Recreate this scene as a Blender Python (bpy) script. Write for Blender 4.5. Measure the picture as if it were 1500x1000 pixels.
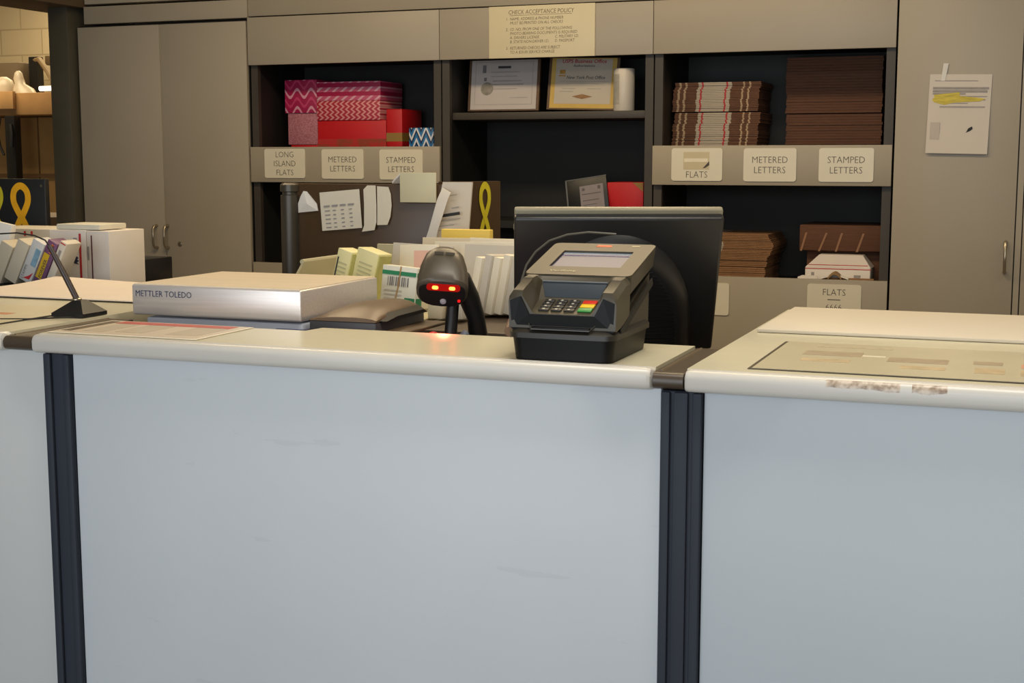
import bpy, bmesh, math, random
from mathutils import Vector, Matrix
random.seed(7)
for _o in list(bpy.data.objects): bpy.data.objects.remove(_o)
scene = bpy.context.scene
COL = scene.collection
PI = math.pi

# ------------------------------------------------------------------ camera, world, lights, exposure
cam_d = bpy.data.cameras.new('camera'); cam = bpy.data.objects.new('camera', cam_d); COL.objects.link(cam)
cam_d.sensor_width = 36.0; cam_d.lens = 36.0 * 2020.0 / 1500.0
cam_d.clip_start = 0.05; cam_d.clip_end = 60
cam.location = (0, 0, 1.385)
cam.rotation_euler = (math.radians(90 - 7.53), 0, math.radians(20.95))
scene.camera = cam

world = bpy.data.worlds.new('world'); scene.world = world; world.use_nodes = True
world.node_tree.nodes['Background'].inputs[0].default_value = (0.95, 0.97, 1.0, 1)
world.node_tree.nodes['Background'].inputs[1].default_value = 0.05

def area(name, loc, rot, sx, sy, power, color):
    d = bpy.data.lights.new(name, 'AREA'); d.shape = 'RECTANGLE'; d.size = sx; d.size_y = sy
    d.energy = power; d.color = color
    o = bpy.data.objects.new(name, d); COL.objects.link(o); o.location = loc; o.rotation_euler = rot
    return o
# shop window behind the customer, daylight
area('window_daylight', (-0.9, -1.9, 1.35), (math.radians(90), 0, 0), 4.6, 2.2, 112, (0.88, 0.94, 1.0))
# warm fluorescent troffers over the clerks' aisle
WARM = (1.0, 0.77, 0.47)
for lx, pw, tone in ((-2.6, 23, WARM), (-1.1, 24, WARM), (1.0, 9, (1.0, 0.83, 0.62))):
    area('ceiling_troffer', (lx, 3.85, 2.72), (0, 0, 0), 1.2, 0.3, pw, tone)
area('lobby_troffer', (-0.3, 1.9, 2.72), (0, 0, 0), 1.2, 0.6, 26, (1.0, 0.92, 0.78))
for ly, pw in ((6.5, 34), (8.2, 40)):
    area('back_room_fill', (-6.4, ly, 2.9), (0, 0, 0), 1.2, 0.6, pw, (1.0, 0.80, 0.50))  # unseen fill lamps, added to brighten the back room fronts and far wall

vs = scene.view_settings
vs.view_transform = 'Standard'; vs.look = 'None'; vs.exposure = 0.0; vs.gamma = 1.0; vs.use_curve_mapping = False

# ------------------------------------------------------------------ materials
def lin(c):
    def f(v):
        v /= 255.0
        return v / 12.92 if v <= 0.04045 else ((v + 0.055) / 1.055) ** 2.4
    return (f(c[0]), f(c[1]), f(c[2]), 1.0)

class NT:
    def __init__(self, name):
        self.m = bpy.data.materials.new(name); self.m.use_nodes = True
        self.t = self.m.node_tree; self.b = self.t.nodes['Principled BSDF']
        self.tc = None
    def node(self, kind, **kw):
        n = self.t.nodes.new(kind)
        for k, v in kw.items(): setattr(n, k, v)
        return n
    def link(self, a, b): self.t.links.new(a, b)
    def obj(self):
        if not self.tc: self.tc = self.node('ShaderNodeTexCoord')
        return self.tc.outputs['Object']
    def xyz(self):
        s = self.node('ShaderNodeSeparateXYZ'); self.link(self.obj(), s.inputs[0]); return s.outputs
    def math(self, op, a, b=None):
        n = self.node('ShaderNodeMath', operation=op)
        for i, v in enumerate((a, b)):
            if v is None: continue
            if isinstance(v, (int, float)): n.inputs[i].default_value = v
            else: self.link(v, n.inputs[i])
        return n.outputs[0]
    def mix(self, fac, a, b):
        n = self.node('ShaderNodeMix', data_type='RGBA')
        for sock, v in ((n.inputs[0], fac), (n.inputs[6], a), (n.inputs[7], b)):
            if isinstance(v, tuple): sock.default_value = v
            elif isinstance(v, (int, float)): sock.default_value = v
            else: self.link(v, sock)
        return n.outputs[2]
    def noise(self, scale, detail=3.0, stretch=None):
        n = self.node('ShaderNodeTexNoise'); n.inputs['Scale'].default_value = scale; n.inputs['Detail'].default_value = detail
        if stretch:
            mp = self.node('ShaderNodeMapping'); mp.inputs['Scale'].default_value = stretch
            self.link(self.obj(), mp.inputs[0]); self.link(mp.outputs[0], n.inputs[0])
        else: self.link(self.obj(), n.inputs[0])
        return n.outputs[0]
    def ramp(self, v, a, b):
        n = self.node('ShaderNodeMapRange'); n.inputs[1].default_value = a; n.inputs[2].default_value = b
        self.link(v, n.inputs[0]); return n.outputs[0]

MATS = {}
def mat(name, c, rough=0.5, metal=0.0, var=0.06, scale=9.0, stretch=None, bump=0.0, spec=0.5, emit=None, estr=0.0):
    """plain surface with a fine procedural colour variation"""
    if name in MATS: return MATS[name]
    n = NT(name); a = lin(c)
    dk = tuple(v * (1 - var) for v in a[:3]) + (1,); lt = tuple(min(1, v * (1 + var)) for v in a[:3]) + (1,)
    nz = n.noise(scale, 4.0, stretch)
    n.link(n.mix(n.ramp(nz, 0.3, 0.7), dk, lt), n.b.inputs['Base Color'])
    n.b.inputs['Roughness'].default_value = rough; n.b.inputs['Metallic'].default_value = metal
    n.b.inputs['Specular IOR Level'].default_value = spec
    if bump:
        bp = n.node('ShaderNodeBump'); bp.inputs['Strength'].default_value = bump; bp.inputs['Distance'].default_value = 0.002
        n.link(n.noise(scale * 20, 3.0, stretch), bp.inputs['Height']); n.link(bp.outputs[0], n.b.inputs['Normal'])
    if emit:
        n.b.inputs['Emission Color'].default_value = lin(emit); n.b.inputs['Emission Strength'].default_value = estr
    MATS[name] = n.m
    return n.m

LAM   = mat('greige_laminate', (162, 152, 135), 0.45, var=0.03, scale=3)
LAM2  = mat('greige_laminate_edge', (160, 150, 132), 0.5, var=0.03, scale=3)
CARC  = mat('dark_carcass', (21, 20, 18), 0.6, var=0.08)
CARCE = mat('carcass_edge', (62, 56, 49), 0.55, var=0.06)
COUNT = mat('counter_laminate', (210, 203, 176), 0.28, var=0.025, scale=30)
LIP   = mat('counter_lip', (208, 203, 194), 0.3, var=0.02, scale=12)
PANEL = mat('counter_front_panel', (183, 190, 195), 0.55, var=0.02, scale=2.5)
PANEL_LEFT = mat('counter_front_panel_left', (186, 188, 187), 0.55, var=0.02, scale=2.5)  # separate base colour for the left section, less blue than the right one
POST  = mat('slate_post', (46, 51, 61), 0.62, spec=.25, var=0.12, scale=14, stretch=(1, 1, .15))
STRIP = mat('brown_joint_strip', (72, 60, 47), 0.35, var=0.06)
PLATE = mat('cream_plate', (216, 209, 188), 0.4, var=0.02)
INK   = mat('engraved_ink', (72, 64, 54), 0.6)
BLK   = mat('black_plastic', (24, 24, 25), 0.38, var=0.1)
BLK2  = mat('black_soft', (14, 14, 15), 0.6, var=0.1)
PAPER = mat('white_paper', (232, 226, 216), 0.7, var=0.02)
PAPER2= mat('cream_paper', (222, 212, 190), 0.7, var=0.03)
GREYP = mat('grey_print', (150, 145, 142), 0.7, var=0.1, scale=40)
DARKP = mat('dark_print', (58, 56, 58), 0.7)
NAVY  = mat('navy_print', (38, 44, 82), 0.6)
REDP  = mat('red_print', (190, 38, 44), 0.6)
STEEL = mat('brushed_steel', (232, 224, 218), 0.36, metal=0.6, var=0.06, scale=6, stretch=(1, 40, 40))
NICK  = mat('satin_nickel', (176, 164, 142), 0.3, metal=0.9)
BROWNM= mat('brown_metal', (78, 58, 36), 0.34, var=0.1, scale=5)
CARD  = mat('cardboard', (138, 100, 66), 0.8, var=0.12, scale=30)
CARDD = mat('cardboard_dark', (92, 58, 38), 0.8, var=0.15, scale=25, stretch=(.5, .5, 6))
WHITEB= mat('white_carton', (224, 216, 206), 0.6, var=0.03)
RED   = mat('red_carton', (196, 22, 30), 0.5, var=0.05)
GOLD  = mat('gold_band', (150, 118, 58), 0.5)
WORK  = mat('brown_worktop', (70, 56, 42), 0.4, var=0.08)

def pattern_wave(name, bg, fg, fg2, kz, kx, amp, th, slope=0.0, width=0.5):
    """printed wavy bands: fract(z*kz + amp*sin(x*kx) + slope*x)"""
    n = NT(name); o = n.xyz()
    s = n.math('MULTIPLY', n.math('SINE', n.math('MULTIPLY', o[0], kx)), amp)
    v = n.math('ADD', n.math('ADD', n.math('MULTIPLY', o[2], kz), s), n.math('MULTIPLY', o[0], slope))
    fr = n.math('FRACT', v)
    m1 = n.math('LESS_THAN', fr, th)
    m2 = n.math('LESS_THAN', n.math('ABSOLUTE', n.math('SUBTRACT', fr, 0.5 + th / 2)), th / 2)
    c = n.mix(m1, n.mix(m2, lin(bg), lin(fg2)), lin(fg))
    n.link(c, n.b.inputs['Base Color']); n.b.inputs['Roughness'].default_value = 0.5
    return n.m
def pattern_rope(name, bg, band, fg, kz, kx, lean, bandw):
    """printed twisted ropes lying in horizontal bands"""
    n = NT(name); o = n.xyz()
    fz = n.math('FRACT', n.math('MULTIPLY', o[2], kz))
    inb = n.math('LESS_THAN', fz, bandw)
    fx = n.math('FRACT', n.math('SUBTRACT', n.math('MULTIPLY', o[0], kx), n.math('MULTIPLY', fz, lean)))
    st = n.math('MULTIPLY', inb, n.math('LESS_THAN', fx, 0.35))
    c = n.mix(st, n.mix(inb, lin(bg), lin(band)), lin(fg))
    n.link(c, n.b.inputs['Base Color']); n.b.inputs['Roughness'].default_value = 0.5
    return n.m
def pattern_zig(name, bg, fg, kx, kz, amp, th):
    n = NT(name); o = n.xyz()
    tri = n.math('ABSOLUTE', n.math('SUBTRACT', n.math('FRACT', n.math('MULTIPLY', o[2], kz)), 0.5))
    fx = n.math('FRACT', n.math('ADD', n.math('MULTIPLY', o[0], kx), n.math('MULTIPLY', tri, amp)))
    c = n.mix(n.math('LESS_THAN', fx, th), lin(bg), lin(fg))
    n.link(c, n.b.inputs['Base Color']); n.b.inputs['Roughness'].default_value = 0.5
    return n.m
def pattern_speckle(name, a, b, scale):
    n = NT(name); n.link(n.mix(n.ramp(n.noise(scale, 1.0), 0.42, 0.58), lin(a), lin(b)), n.b.inputs['Base Color'])
    n.b.inputs['Roughness'].default_value = 0.6
    return n.m
def pattern_block(name, c, joint):
    n = NT(name); br = n.node('ShaderNodeTexBrick'); mp = n.node('ShaderNodeMapping')
    mp.inputs['Rotation'].default_value = (PI / 2, 0, 0)
    n.link(n.obj(), mp.inputs[0]); n.link(mp.outputs[0], br.inputs[0])
    br.inputs['Color1'].default_value = lin(c); br.inputs['Color2'].default_value = lin(tuple(v * .97 for v in c)); br.inputs['Mortar'].default_value = lin(joint)
    br.inputs['Scale'].default_value = 1.0; br.inputs['Brick Width'].default_value = .4; br.inputs['Row Height'].default_value = .2; br.inputs['Mortar Size'].default_value = .006
    n.link(br.outputs[0], n.b.inputs['Base Color']); n.b.inputs['Roughness'].default_value = .8
    return n.m

# worn lip: exposed chipboard where the edging is broken (a damage with its own outline)
def lip_chipped():
    n = NT('counter_lip_chipped'); geo = n.node('ShaderNodeNewGeometry'); s = n.node('ShaderNodeSeparateXYZ'); n.link(geo.outputs['Position'], s.inputs[0])
    X, Z = s.outputs[0], s.outputs[2]
    nz = n.noise(26, 5.0, (1, 1, 2.2))
    a = n.math('MULTIPLY', n.math('GREATER_THAN', n.math('ADD', X, n.math('MULTIPLY', nz, .03)), -.268), n.math('LESS_THAN', X, -.112))
    zz = n.math('ADD', Z, n.math('MULTIPLY', nz, .016))
    b = n.math('MULTIPLY', n.math('GREATER_THAN', zz, 1.0645), n.math('LESS_THAN', Z, 1.0685))
    g = n.math('GREATER_THAN', n.math('ABSOLUTE', n.math('ADD', X, .168)), .008)
    m = n.math('MULTIPLY', n.math('MULTIPLY', a, b), g)
    edge = n.ramp(n.noise(90, 4.0), .35, .6)
    c = n.mix(m, lin((208, 203, 194)), n.mix(edge, lin((140, 118, 98)), lin((205, 190, 172))))
    n.link(c, n.b.inputs['Base Color']); n.b.inputs['Roughness'].default_value = .32
    return n.m
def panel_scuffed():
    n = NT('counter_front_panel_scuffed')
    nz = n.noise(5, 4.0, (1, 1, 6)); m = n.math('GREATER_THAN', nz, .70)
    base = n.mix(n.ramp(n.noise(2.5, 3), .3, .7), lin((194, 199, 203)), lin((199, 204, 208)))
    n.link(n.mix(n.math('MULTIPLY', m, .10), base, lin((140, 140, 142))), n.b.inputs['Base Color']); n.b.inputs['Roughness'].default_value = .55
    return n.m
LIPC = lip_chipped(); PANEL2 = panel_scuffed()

# ------------------------------------------------------------------ mesh helpers
def box(bm, x0, x1, y0, y1, z0, z1, bev=0.0, seg=2, mi=0, M=None):
    v = [bm.verts.new(p) for p in ((x0, y0, z0), (x1, y0, z0), (x1, y1, z0), (x0, y1, z0), (x0, y0, z1), (x1, y0, z1), (x1, y1, z1), (x0, y1, z1))]
    fs = [bm.faces.new([v[i] for i in q]) for q in ((0, 3, 2, 1), (4, 5, 6, 7), (0, 1, 5, 4), (1, 2, 6, 5), (2, 3, 7, 6), (3, 0, 4, 7))]
    for f in fs: f.material_index = mi
    out = list(v)
    if bev:
        es = list({e for f in fs for e in f.edges})
        r = bmesh.ops.bevel(bm, geom=es, offset=bev, segments=seg, affect='EDGES', profile=0.5, material=mi, clamp_overlap=True)
        out = list({w for f in r['faces'] for w in f.verts} | {w for w in out if w.is_valid})
    if M: bmesh.ops.transform(bm, matrix=M, verts=[w for w in out if w.is_valid])
    return out
def prism(bm, pts, axis, a0, a1, mi=0):
    """polygon pts in the two other axes (in x,y,z order) extruded along axis"""
    def mk(p, a):
        return {'x': (a, p[0], p[1]), 'y': (p[0], a, p[1]), 'z': (p[0], p[1], a)}[axis]
    A = [bm.verts.new(mk(p, a0)) for p in pts]; B = [bm.verts.new(mk(p, a1)) for p in pts]
    fs = [bm.faces.new(A), bm.faces.new(list(reversed(B)))]
    n = len(pts)
    for i in range(n): fs.append(bm.faces.new((A[i], B[i], B[(i + 1) % n], A[(i + 1) % n])))
    for f in fs: f.material_index = mi
    return A + B
def loft(bm, rings, mi=0, cap=True):
    R = [[bm.verts.new(p) for p in r] for r in rings]; n = len(R[0]); fs = []
    for a, b in zip(R, R[1:]):
        for i in range(n): fs.append(bm.faces.new((a[i], a[(i + 1) % n], b[(i + 1) % n], b[i])))
    if cap: fs += [bm.faces.new(list(reversed(R[0]))), bm.faces.new(R[-1])]
    for f in fs: f.material_index = mi
    return [v for r in R for v in r]
def tube(bm, pts, r, n=8, mi=0):
    pts = [Vector(p) for p in pts]; rings = []; rad = r if isinstance(r, (list, tuple)) else [r] * len(pts)
    ref = None
    for i, p in enumerate(pts):
        d = (pts[min(i + 1, len(pts) - 1)] - pts[max(i - 1, 0)]).normalized()
        if ref is None: ref = Vector((0, 0, 1)) if abs(d.z) < .9 else Vector((1, 0, 0))
        u = d.cross(ref).normalized(); w = u.cross(d).normalized(); ref = w
        rings.append([p + (u * math.cos(2 * PI * k / n) + w * math.sin(2 * PI * k / n)) * rad[i] for k in range(n)])
    return loft(bm, rings, mi)
def lathe(bm, prof, c=(0, 0, 0), n=20, mi=0):
    rings = [[(c[0] + r * math.cos(2 * PI * k / n), c[1] + r * math.sin(2 * PI * k / n), c[2] + z) for k in range(n)] for r, z in prof]
    return loft(bm, rings, mi)
def rrect(w, h, r, n=4, cx=0, cy=0):
    out = []
    for sx, sy, a0 in ((1, 1, 0), (-1, 1, 90), (-1, -1, 180), (1, -1, 270)):
        for k in range(n + 1):
            a = math.radians(a0 + 90 * k / n)
            out.append((cx + sx * (w / 2 - r) + r * math.cos(a), cy + sy * (h / 2 - r) + r * math.sin(a)))
    return out
def B(): return bmesh.new()
ROOT = {}
HOSTS = ('plate', 'sign_board', 'sheet', 'box_body', 'body', 'spine_block', 'platform', 'poster_sheet', 'mat_sheet', 'form_stack', 'frame', 'bezel')
KIDS = {}
def host(parent):
    # print belongs to the face that carries it: the part of the thing, one level down
    if parent is not None and parent.type == 'EMPTY':
        for h in HOSTS:
            for k in KIDS.get(parent.name, ()):
                if k.name.split('.')[0] == h: return k
    return parent
def finish(name, bm, mats, parent=None, M=None, origin=None, smooth=35):
    if M is not None: bm.transform(M)
    bmesh.ops.recalc_face_normals(bm, faces=bm.faces[:])
    if parent is not None: off = ROOT[parent.name]
    elif origin is not None: off = Vector(origin)
    else:
        xs = [v.co.x for v in bm.verts]; ys = [v.co.y for v in bm.verts]
        off = Vector(((min(xs) + max(xs)) / 2, (min(ys) + max(ys)) / 2, min(v.co.z for v in bm.verts)))
    bm.transform(Matrix.Translation(-off))
    me = bpy.data.meshes.new(name); bm.to_mesh(me); bm.free()
    for m in (mats if isinstance(mats, (list, tuple)) else [mats]): me.materials.append(m)
    if smooth:
        me.polygons.foreach_set('use_smooth', [True] * len(me.polygons)); me.set_sharp_from_angle(angle=math.radians(smooth))
    o = bpy.data.objects.new(name, me); COL.objects.link(o)
    if parent is not None: o.parent = parent; KIDS.setdefault(parent.name, []).append(o)
    else: o.location = off
    ROOT[o.name] = off
    return o
def tag(o, label, cat, group=None):
    o['label'] = label; o['category'] = cat
    if group: o['group'] = group
    return o
def struct(o): o['kind'] = 'structure'; return o
def thing(name, label, cat, loc, group=None):
    o = bpy.data.objects.new(name, None); COL.objects.link(o); o.location = loc; o.empty_display_size = .05
    ROOT[o.name] = Vector(loc)
    return tag(o, label, cat, group)
def part(name, mats, parent, fn, M=None, **kw):
    bm = B(); fn(bm); return finish(name, bm, mats, parent, M, **kw)
def pbox(name, m, parent, *a, M=None, **kw):
    bm = B(); box(bm, *a, **kw); return finish(name, bm, m, parent, M)
X_, Y_, Z_ = Vector((1, 0, 0)), Vector((0, 1, 0)), Vector((0, 0, 1))
def text_bm(bm, lines, o, u=X_, v=Z_, thin=-0.012, mi=0, sx=1.0, ext=0.0):
    """lines: (text, x, y, cap size, align[, shear]) laid out on the plane o + x*u + y*v"""
    o = Vector(o)
    for ln in lines:
        s, x, y, size, al = ln[:5]
        cu = bpy.data.curves.new('t', 'FONT'); cu.body = s; cu.size = size; cu.align_x = al; cu.resolution_u = 2
        cu.offset = thin * size; cu.shear = ln[5] if len(ln) > 5 else 0.0
        ob = bpy.data.objects.new('t', cu); me = bpy.data.meshes.new_from_object(ob)
        vs_ = [bm.verts.new(o + u * (x + c.co.x * sx) + v * (y + c.co.y)) for c in me.vertices]
        for p in me.polygons:
            try:
                f = bm.faces.new([vs_[i] for i in p.vertices]); f.material_index = mi
            except ValueError: pass
        bpy.data.objects.remove(ob); bpy.data.curves.remove(cu); bpy.data.meshes.remove(me)
def lettering(name, m, parent, lines, o, u=X_, v=Z_, thin=-0.012, sx=1.0, M=None):
    bm = B(); text_bm(bm, lines, o, u, v, thin, 0, sx)
    if M is not None: bm.transform(M)
    parent = host(parent)
    off = ROOT[parent.name]; bm.transform(Matrix.Translation(-off))
    me = bpy.data.meshes.new(name); bm.to_mesh(me); bm.free(); me.materials.append(m)
    ob = bpy.data.objects.new(name, me); COL.objects.link(ob); ob.parent = parent; ROOT[ob.name] = off
    return ob
def quads_part(name, m, parent, rects, o, u=X_, v=Z_, M=None, t=0.0003):
    """thin printed blocks (x0,x1,y0,y1) on a plane"""
    bm = B(); o = Vector(o); nrm = Vector(u).cross(Vector(v))
    for x0, x1, y0, y1 in rects:
        a = [o + u * x + v * y for x, y in ((x0, y0), (x1, y0), (x1, y1), (x0, y1))]
        loft(bm, [a, [p + nrm * t for p in a]])
    return finish(name, bm, m, host(parent), M, smooth=0)

# ------------------------------------------------------------------ room shell
W = 5.35
def shell(name, m, *a):
    bm = B(); box(bm, *a); o = finish(name, bm, m); return struct(o)
FLOORM = mat('floor_tile', (120, 112, 100), .45, var=.06, scale=6)
WALLM = mat('painted_wall', (196, 184, 160), .8, var=.03)
shell('floor', FLOORM, -9.2, 3.6, -3.6, 9.2, -.05, 0)
shell('ceiling', mat('ceiling_tile', (214, 208, 196), .9, var=.03), -9.2, 3.6, -3.6, 9.2, 2.95, 3.0)
shell('wall_right', WALLM, 3.5, 3.6, -3.6, 9.2, 0, 2.95)
shell('wall_back', WALLM, -4.2, 3.5, W + .5, W + .6, 0, 2.95)
bm = B(); box(bm, -9.2, -4.2, 9.0, 9.1, 0, 2.95); struct(finish('wall_far', bm, pattern_block('cream_block', (206, 190, 156), (176, 160, 128)), origin=(-6, 9, 0)))
shell('wall_left', WALLM, -9.3, -9.2, -3.6, 9.2, 0, 2.95)
# dark frame of the opening to the back room, and its soffit running towards the lobby
OLIVE = mat('olive_brown_frame', (74, 70, 58), .5, var=.08)
bm = B(); box(bm, -4.32, -4.213, 5.30, W + .5, 0, 2.09, bev=.003); struct(finish('trim_1', bm, OLIVE))
bm = B(); box(bm, -4.47, -4.165, 4.3, W + .35, 2.075, 2.3, bev=.003); struct(finish('trim_2', bm, mat('soffit_brown', (96, 78, 58), .6)))
# fascia above the cabinets, in two rails with a dark reveal
bm = B(); box(bm, -4.16, -3.293, W + .004, W + .1, 2.0, 2.078, bev=.001); struct(finish('trim_3', bm, LAM2))
bm = B(); box(bm, -4.16, -.53, W + .012, W + .1, 2.09, 2.5, bev=.001); struct(finish('trim_4', bm, mat('fascia_upper', (176, 166, 146), .6, var=.03)))
bm = B(); box(bm, -3.29, -.53, W + .008, W + .1, 2.005, 2.084, bev=.001); struct(finish('trim_5', bm, LAM2))

# ------------------------------------------------------------------ service counter
CT, CU = 1.07, 1.037
def lip_profile(y0=2.0, r=.012, zt=CT, zb=CU):
    pts = [(y0 + .03, zb), (y0 + .03, zt)]
    for k in range(7):
        a = math.radians(90 + 90 * k / 6); pts.append((y0 + r + r * math.cos(a), zt - r + r * math.sin(a)))
    for k in range(5):
        a = math.radians(180 + 90 * k / 4); pts.append((y0 + r + r * math.cos(a), zb + r * .8 + r * .8 * math.sin(a)))
    return pts
def counter(name, label, x0, x1, yb, panel, lipm, top_poly=None, px0=None, px1=None):
    t = thing(name, label, 'counter', ((x0 + x1) / 2, 2.3, 0))
    part('worktop', COUNT, t, lambda bm: prism(bm, top_poly or [(x0, 2.03), (x1, 2.03), (x1, yb), (x0, yb)], 'z', CU + .002, CT - .0005))
    def lp(bm):
        rings = []
        base = lip_profile()
        for xx, s in ((x0, .012), (x0 + .003, .004), (x0 + .009, 0), (x1 - .009, 0), (x1 - .003, .004), (x1, .012)):
            rings.append([(xx, min(2.03, y + s * (1 if y < 2.028 else 0)), z - (s * .4 if z > 1.06 else 0)) for y, z in base])
        loft(bm, rings)
    part('edge_lip', lipm, t, lp)
    part('lip_bead', LIP, t, lambda bm: tube(bm, [(x0 + .01, 2.0165, CT - .0002), (x1 - .01, 2.0165, CT - .0002)], .0012, 6))
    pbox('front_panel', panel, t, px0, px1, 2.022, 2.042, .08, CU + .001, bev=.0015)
    pbox('kick_plate', POST, t, x0, x1, 2.06, 2.08, 0, .08)
    return t
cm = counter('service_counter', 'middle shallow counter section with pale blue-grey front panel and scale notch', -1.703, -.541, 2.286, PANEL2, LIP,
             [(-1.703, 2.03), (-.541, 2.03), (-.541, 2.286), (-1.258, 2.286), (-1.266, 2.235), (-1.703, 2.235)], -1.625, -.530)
cl = counter('service_counter', 'deep counter section at far left under the white sheet and pen stand', -2.42, -1.768, 2.92, PANEL_LEFT, LIP, None, -2.6, -1.685)
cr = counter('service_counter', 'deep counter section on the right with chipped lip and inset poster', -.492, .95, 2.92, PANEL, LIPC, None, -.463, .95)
for t, x0, x1 in ((cl, -2.42, -1.768), (cr, -.492, .95)):
    pbox('side_panel', LAM2, t, x0 + .005, x0 + .025, 2.082, 2.9, 0, CU)
    pbox('side_panel', LAM2, t, x1 - .025, x1 - .005, 2.082, 2.9, 0, CU)
# joint strips and slate posts between the sections
def strip(label, x0, x1, ye):
    t = thing('joint_strip', label, 'trim strip', ((x0 + x1) / 2, 2.3, CU))
    def f(bm):
        base = lip_profile(2.006, .012, CT - .006, CU + .002)
        prism(bm, [(p[0], p[1]) for p in base], 'x', x0, x1)
        box(bm, x0, x1, 2.036, ye, CU + .002, CT - .006)
    part('strip_body', STRIP, t, f)
    part('strip_bead', mat('strip_bead', (112, 96, 74), .3), t, lambda bm: tube(bm, [(x0 + .008, 2.03, CT - .006), (x0 + .008, ye - .005, CT - .006)], .0022, 6))
    return t
strip('brown joint strip between the far left and middle counters', -1.767, -1.704, 2.31)
strip('brown joint strip between the middle and right counters', -.540, -.493, 2.30)
def post(label, x0, x1, ribs):
    t = thing('counter_post', label, 'post', ((x0 + x1) / 2, 2.02, 0))
    pbox('post_body', POST, t, x0, x1, 2.018, 2.055, 0, CU - .001, bev=.002)
    for a, b in ribs: pbox('rib', POST, t, a, b, 2.011, 2.0185, 0.0, CU - .002, bev=.002)
    return t
post('slate grey post under the left joint of the counter', -1.683, -1.627, [(-1.683, -1.668), (-1.641, -1.627)])
post('wide ribbed slate grey post under the right joint of the counter', -.528, -.465, [(-.528, -.514), (-.508, -.486), (-.479, -.465)])

# ------------------------------------------------------------------ wall of cabinets and shelf units
def handle(parent, x, z0, z1, r=.0055, proj=.032):
    y = W - .002
    pts = [(x, y, z0), (x, y - proj * .7, z0 + .002), (x, y - proj, z0 + .016), (x, y - proj, (z0 + z1) / 2), (x, y - proj, z1 - .016), (x, y - proj * .7, z1 - .002), (x, y, z1)]
    o = part('handle', NICK, parent, lambda bm: tube(bm, pts, [r * 1.3, r, r, r, r, r, r * 1.3], 10)); o['label'] = 'satin nickel bow handle'; return o
tl = thing('tall_cabinet', 'tall two-door greige cabinet beside the dark door frame', 'cabinet', (-3.75, W + .2, 0))
pbox('cabinet_body', CARC, tl, -4.2, -3.297, W + .02, W + .48, .0, 1.992)
d1 = pbox('door', LAM, tl, -4.196, -3.752, W, W + .02, .1, 1.985, bev=.0015)
d2 = pbox('door', LAM, tl, -3.744, -3.30, W, W + .02, .1, 1.985, bev=.0015)
pbox('stile', LAM2, tl, -3.752, -3.744, W + .006, W + .02, .1, 1.985)
handle(d1, -3.795, .982, 1.083); handle(d2, -3.735, .982, 1.083)
part('lock', NICK, d2, lambda bm: lathe(bm, [(.011, 0), (.011, .004), (.006, .006)], n=14), M=Matrix.Translation((-3.672, W, 1.001)) @ Matrix.Rotation(PI / 2, 4, 'X'))
tr = thing('tall_cabinet', 'tall greige cabinet on the right with a taped notice on its door', 'cabinet', (-.1, W + .2, 0))
pbox('cabinet_body', CARC, tr, -.526, .42, W + .02, W + .48, 0, 2.5)
dr = pbox('door', LAM, tr, -.524, -.09, W, W + .02, .1, 2.48, bev=.0015)
pbox('stile', LAM2, tr, -.086, -.066, W + .004, W + .02, .1, 2.48)
dr2 = pbox('door', LAM, tr, -.062, .40, W, W + .02, .1, 2.48, bev=.0015)
handle(dr, -.118, .975, 1.085); handle(dr2, -.035, .975, 1.085)

def unit(label, x0, x1, strips, shelf):
    t = thing('shelf_unit', label, 'shelf unit', ((x0 + x1) / 2, W + .2, 0))
    for a in ((x0 + .003, x0 + .036), (x1 - .036, x1 - .003)):
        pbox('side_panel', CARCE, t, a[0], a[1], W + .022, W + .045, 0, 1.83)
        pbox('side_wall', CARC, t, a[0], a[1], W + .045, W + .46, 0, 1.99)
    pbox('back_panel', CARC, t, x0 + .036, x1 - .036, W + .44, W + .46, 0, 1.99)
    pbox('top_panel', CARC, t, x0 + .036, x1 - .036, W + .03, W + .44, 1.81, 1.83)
    pbox('header_panel', LAM, t, x0 + .0012, x1 - .0012, W, W + .02, 1.794, 1.999, bev=.0015)
    if strips:
        pbox('shelf', CARC, t, x0 + .036, x1 - .036, W + .03, W + .44, 1.39, 1.41)
        pbox('label_rail', LAM2, t, x0 + .002, x1 - .002, W, W + .02, 1.284, 1.438, bev=.002)
        pbox('shelf', CARC, t, x0 + .036, x1 - .036, W + .03, W + .44, .88, .90)
        pbox('lower_rail', LAM2, t, x0 + .002, x1 - .002, W, W + .02, .42, .928, bev=.002)
    if shelf:
        pbox('shelf', CARCE, t, x0 + .036, x1 - .036, W + .05, W + .44, 1.548, 1.578, bev=.002)
        pbox('shelf', CARC, t, x0 + .036, x1 - .036, W + .04, W + .44, 1.10, 1.13)
        pbox('lower_rail', LAM2, t, x0 + .002, x1 - .002, W, W + .02, .42, .928, bev=.002)
    return t
XU = (-3.293, -2.372, -1.455, -.530)
unit('left open shelf unit holding pink and red gift boxes', XU[0], XU[1], True, False)
unit('middle open shelf unit with two framed certificates', XU[1], XU[2], False, True)
unit('right open shelf unit packed with flat cardboard cartons', XU[2], XU[3], True, False)

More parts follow.
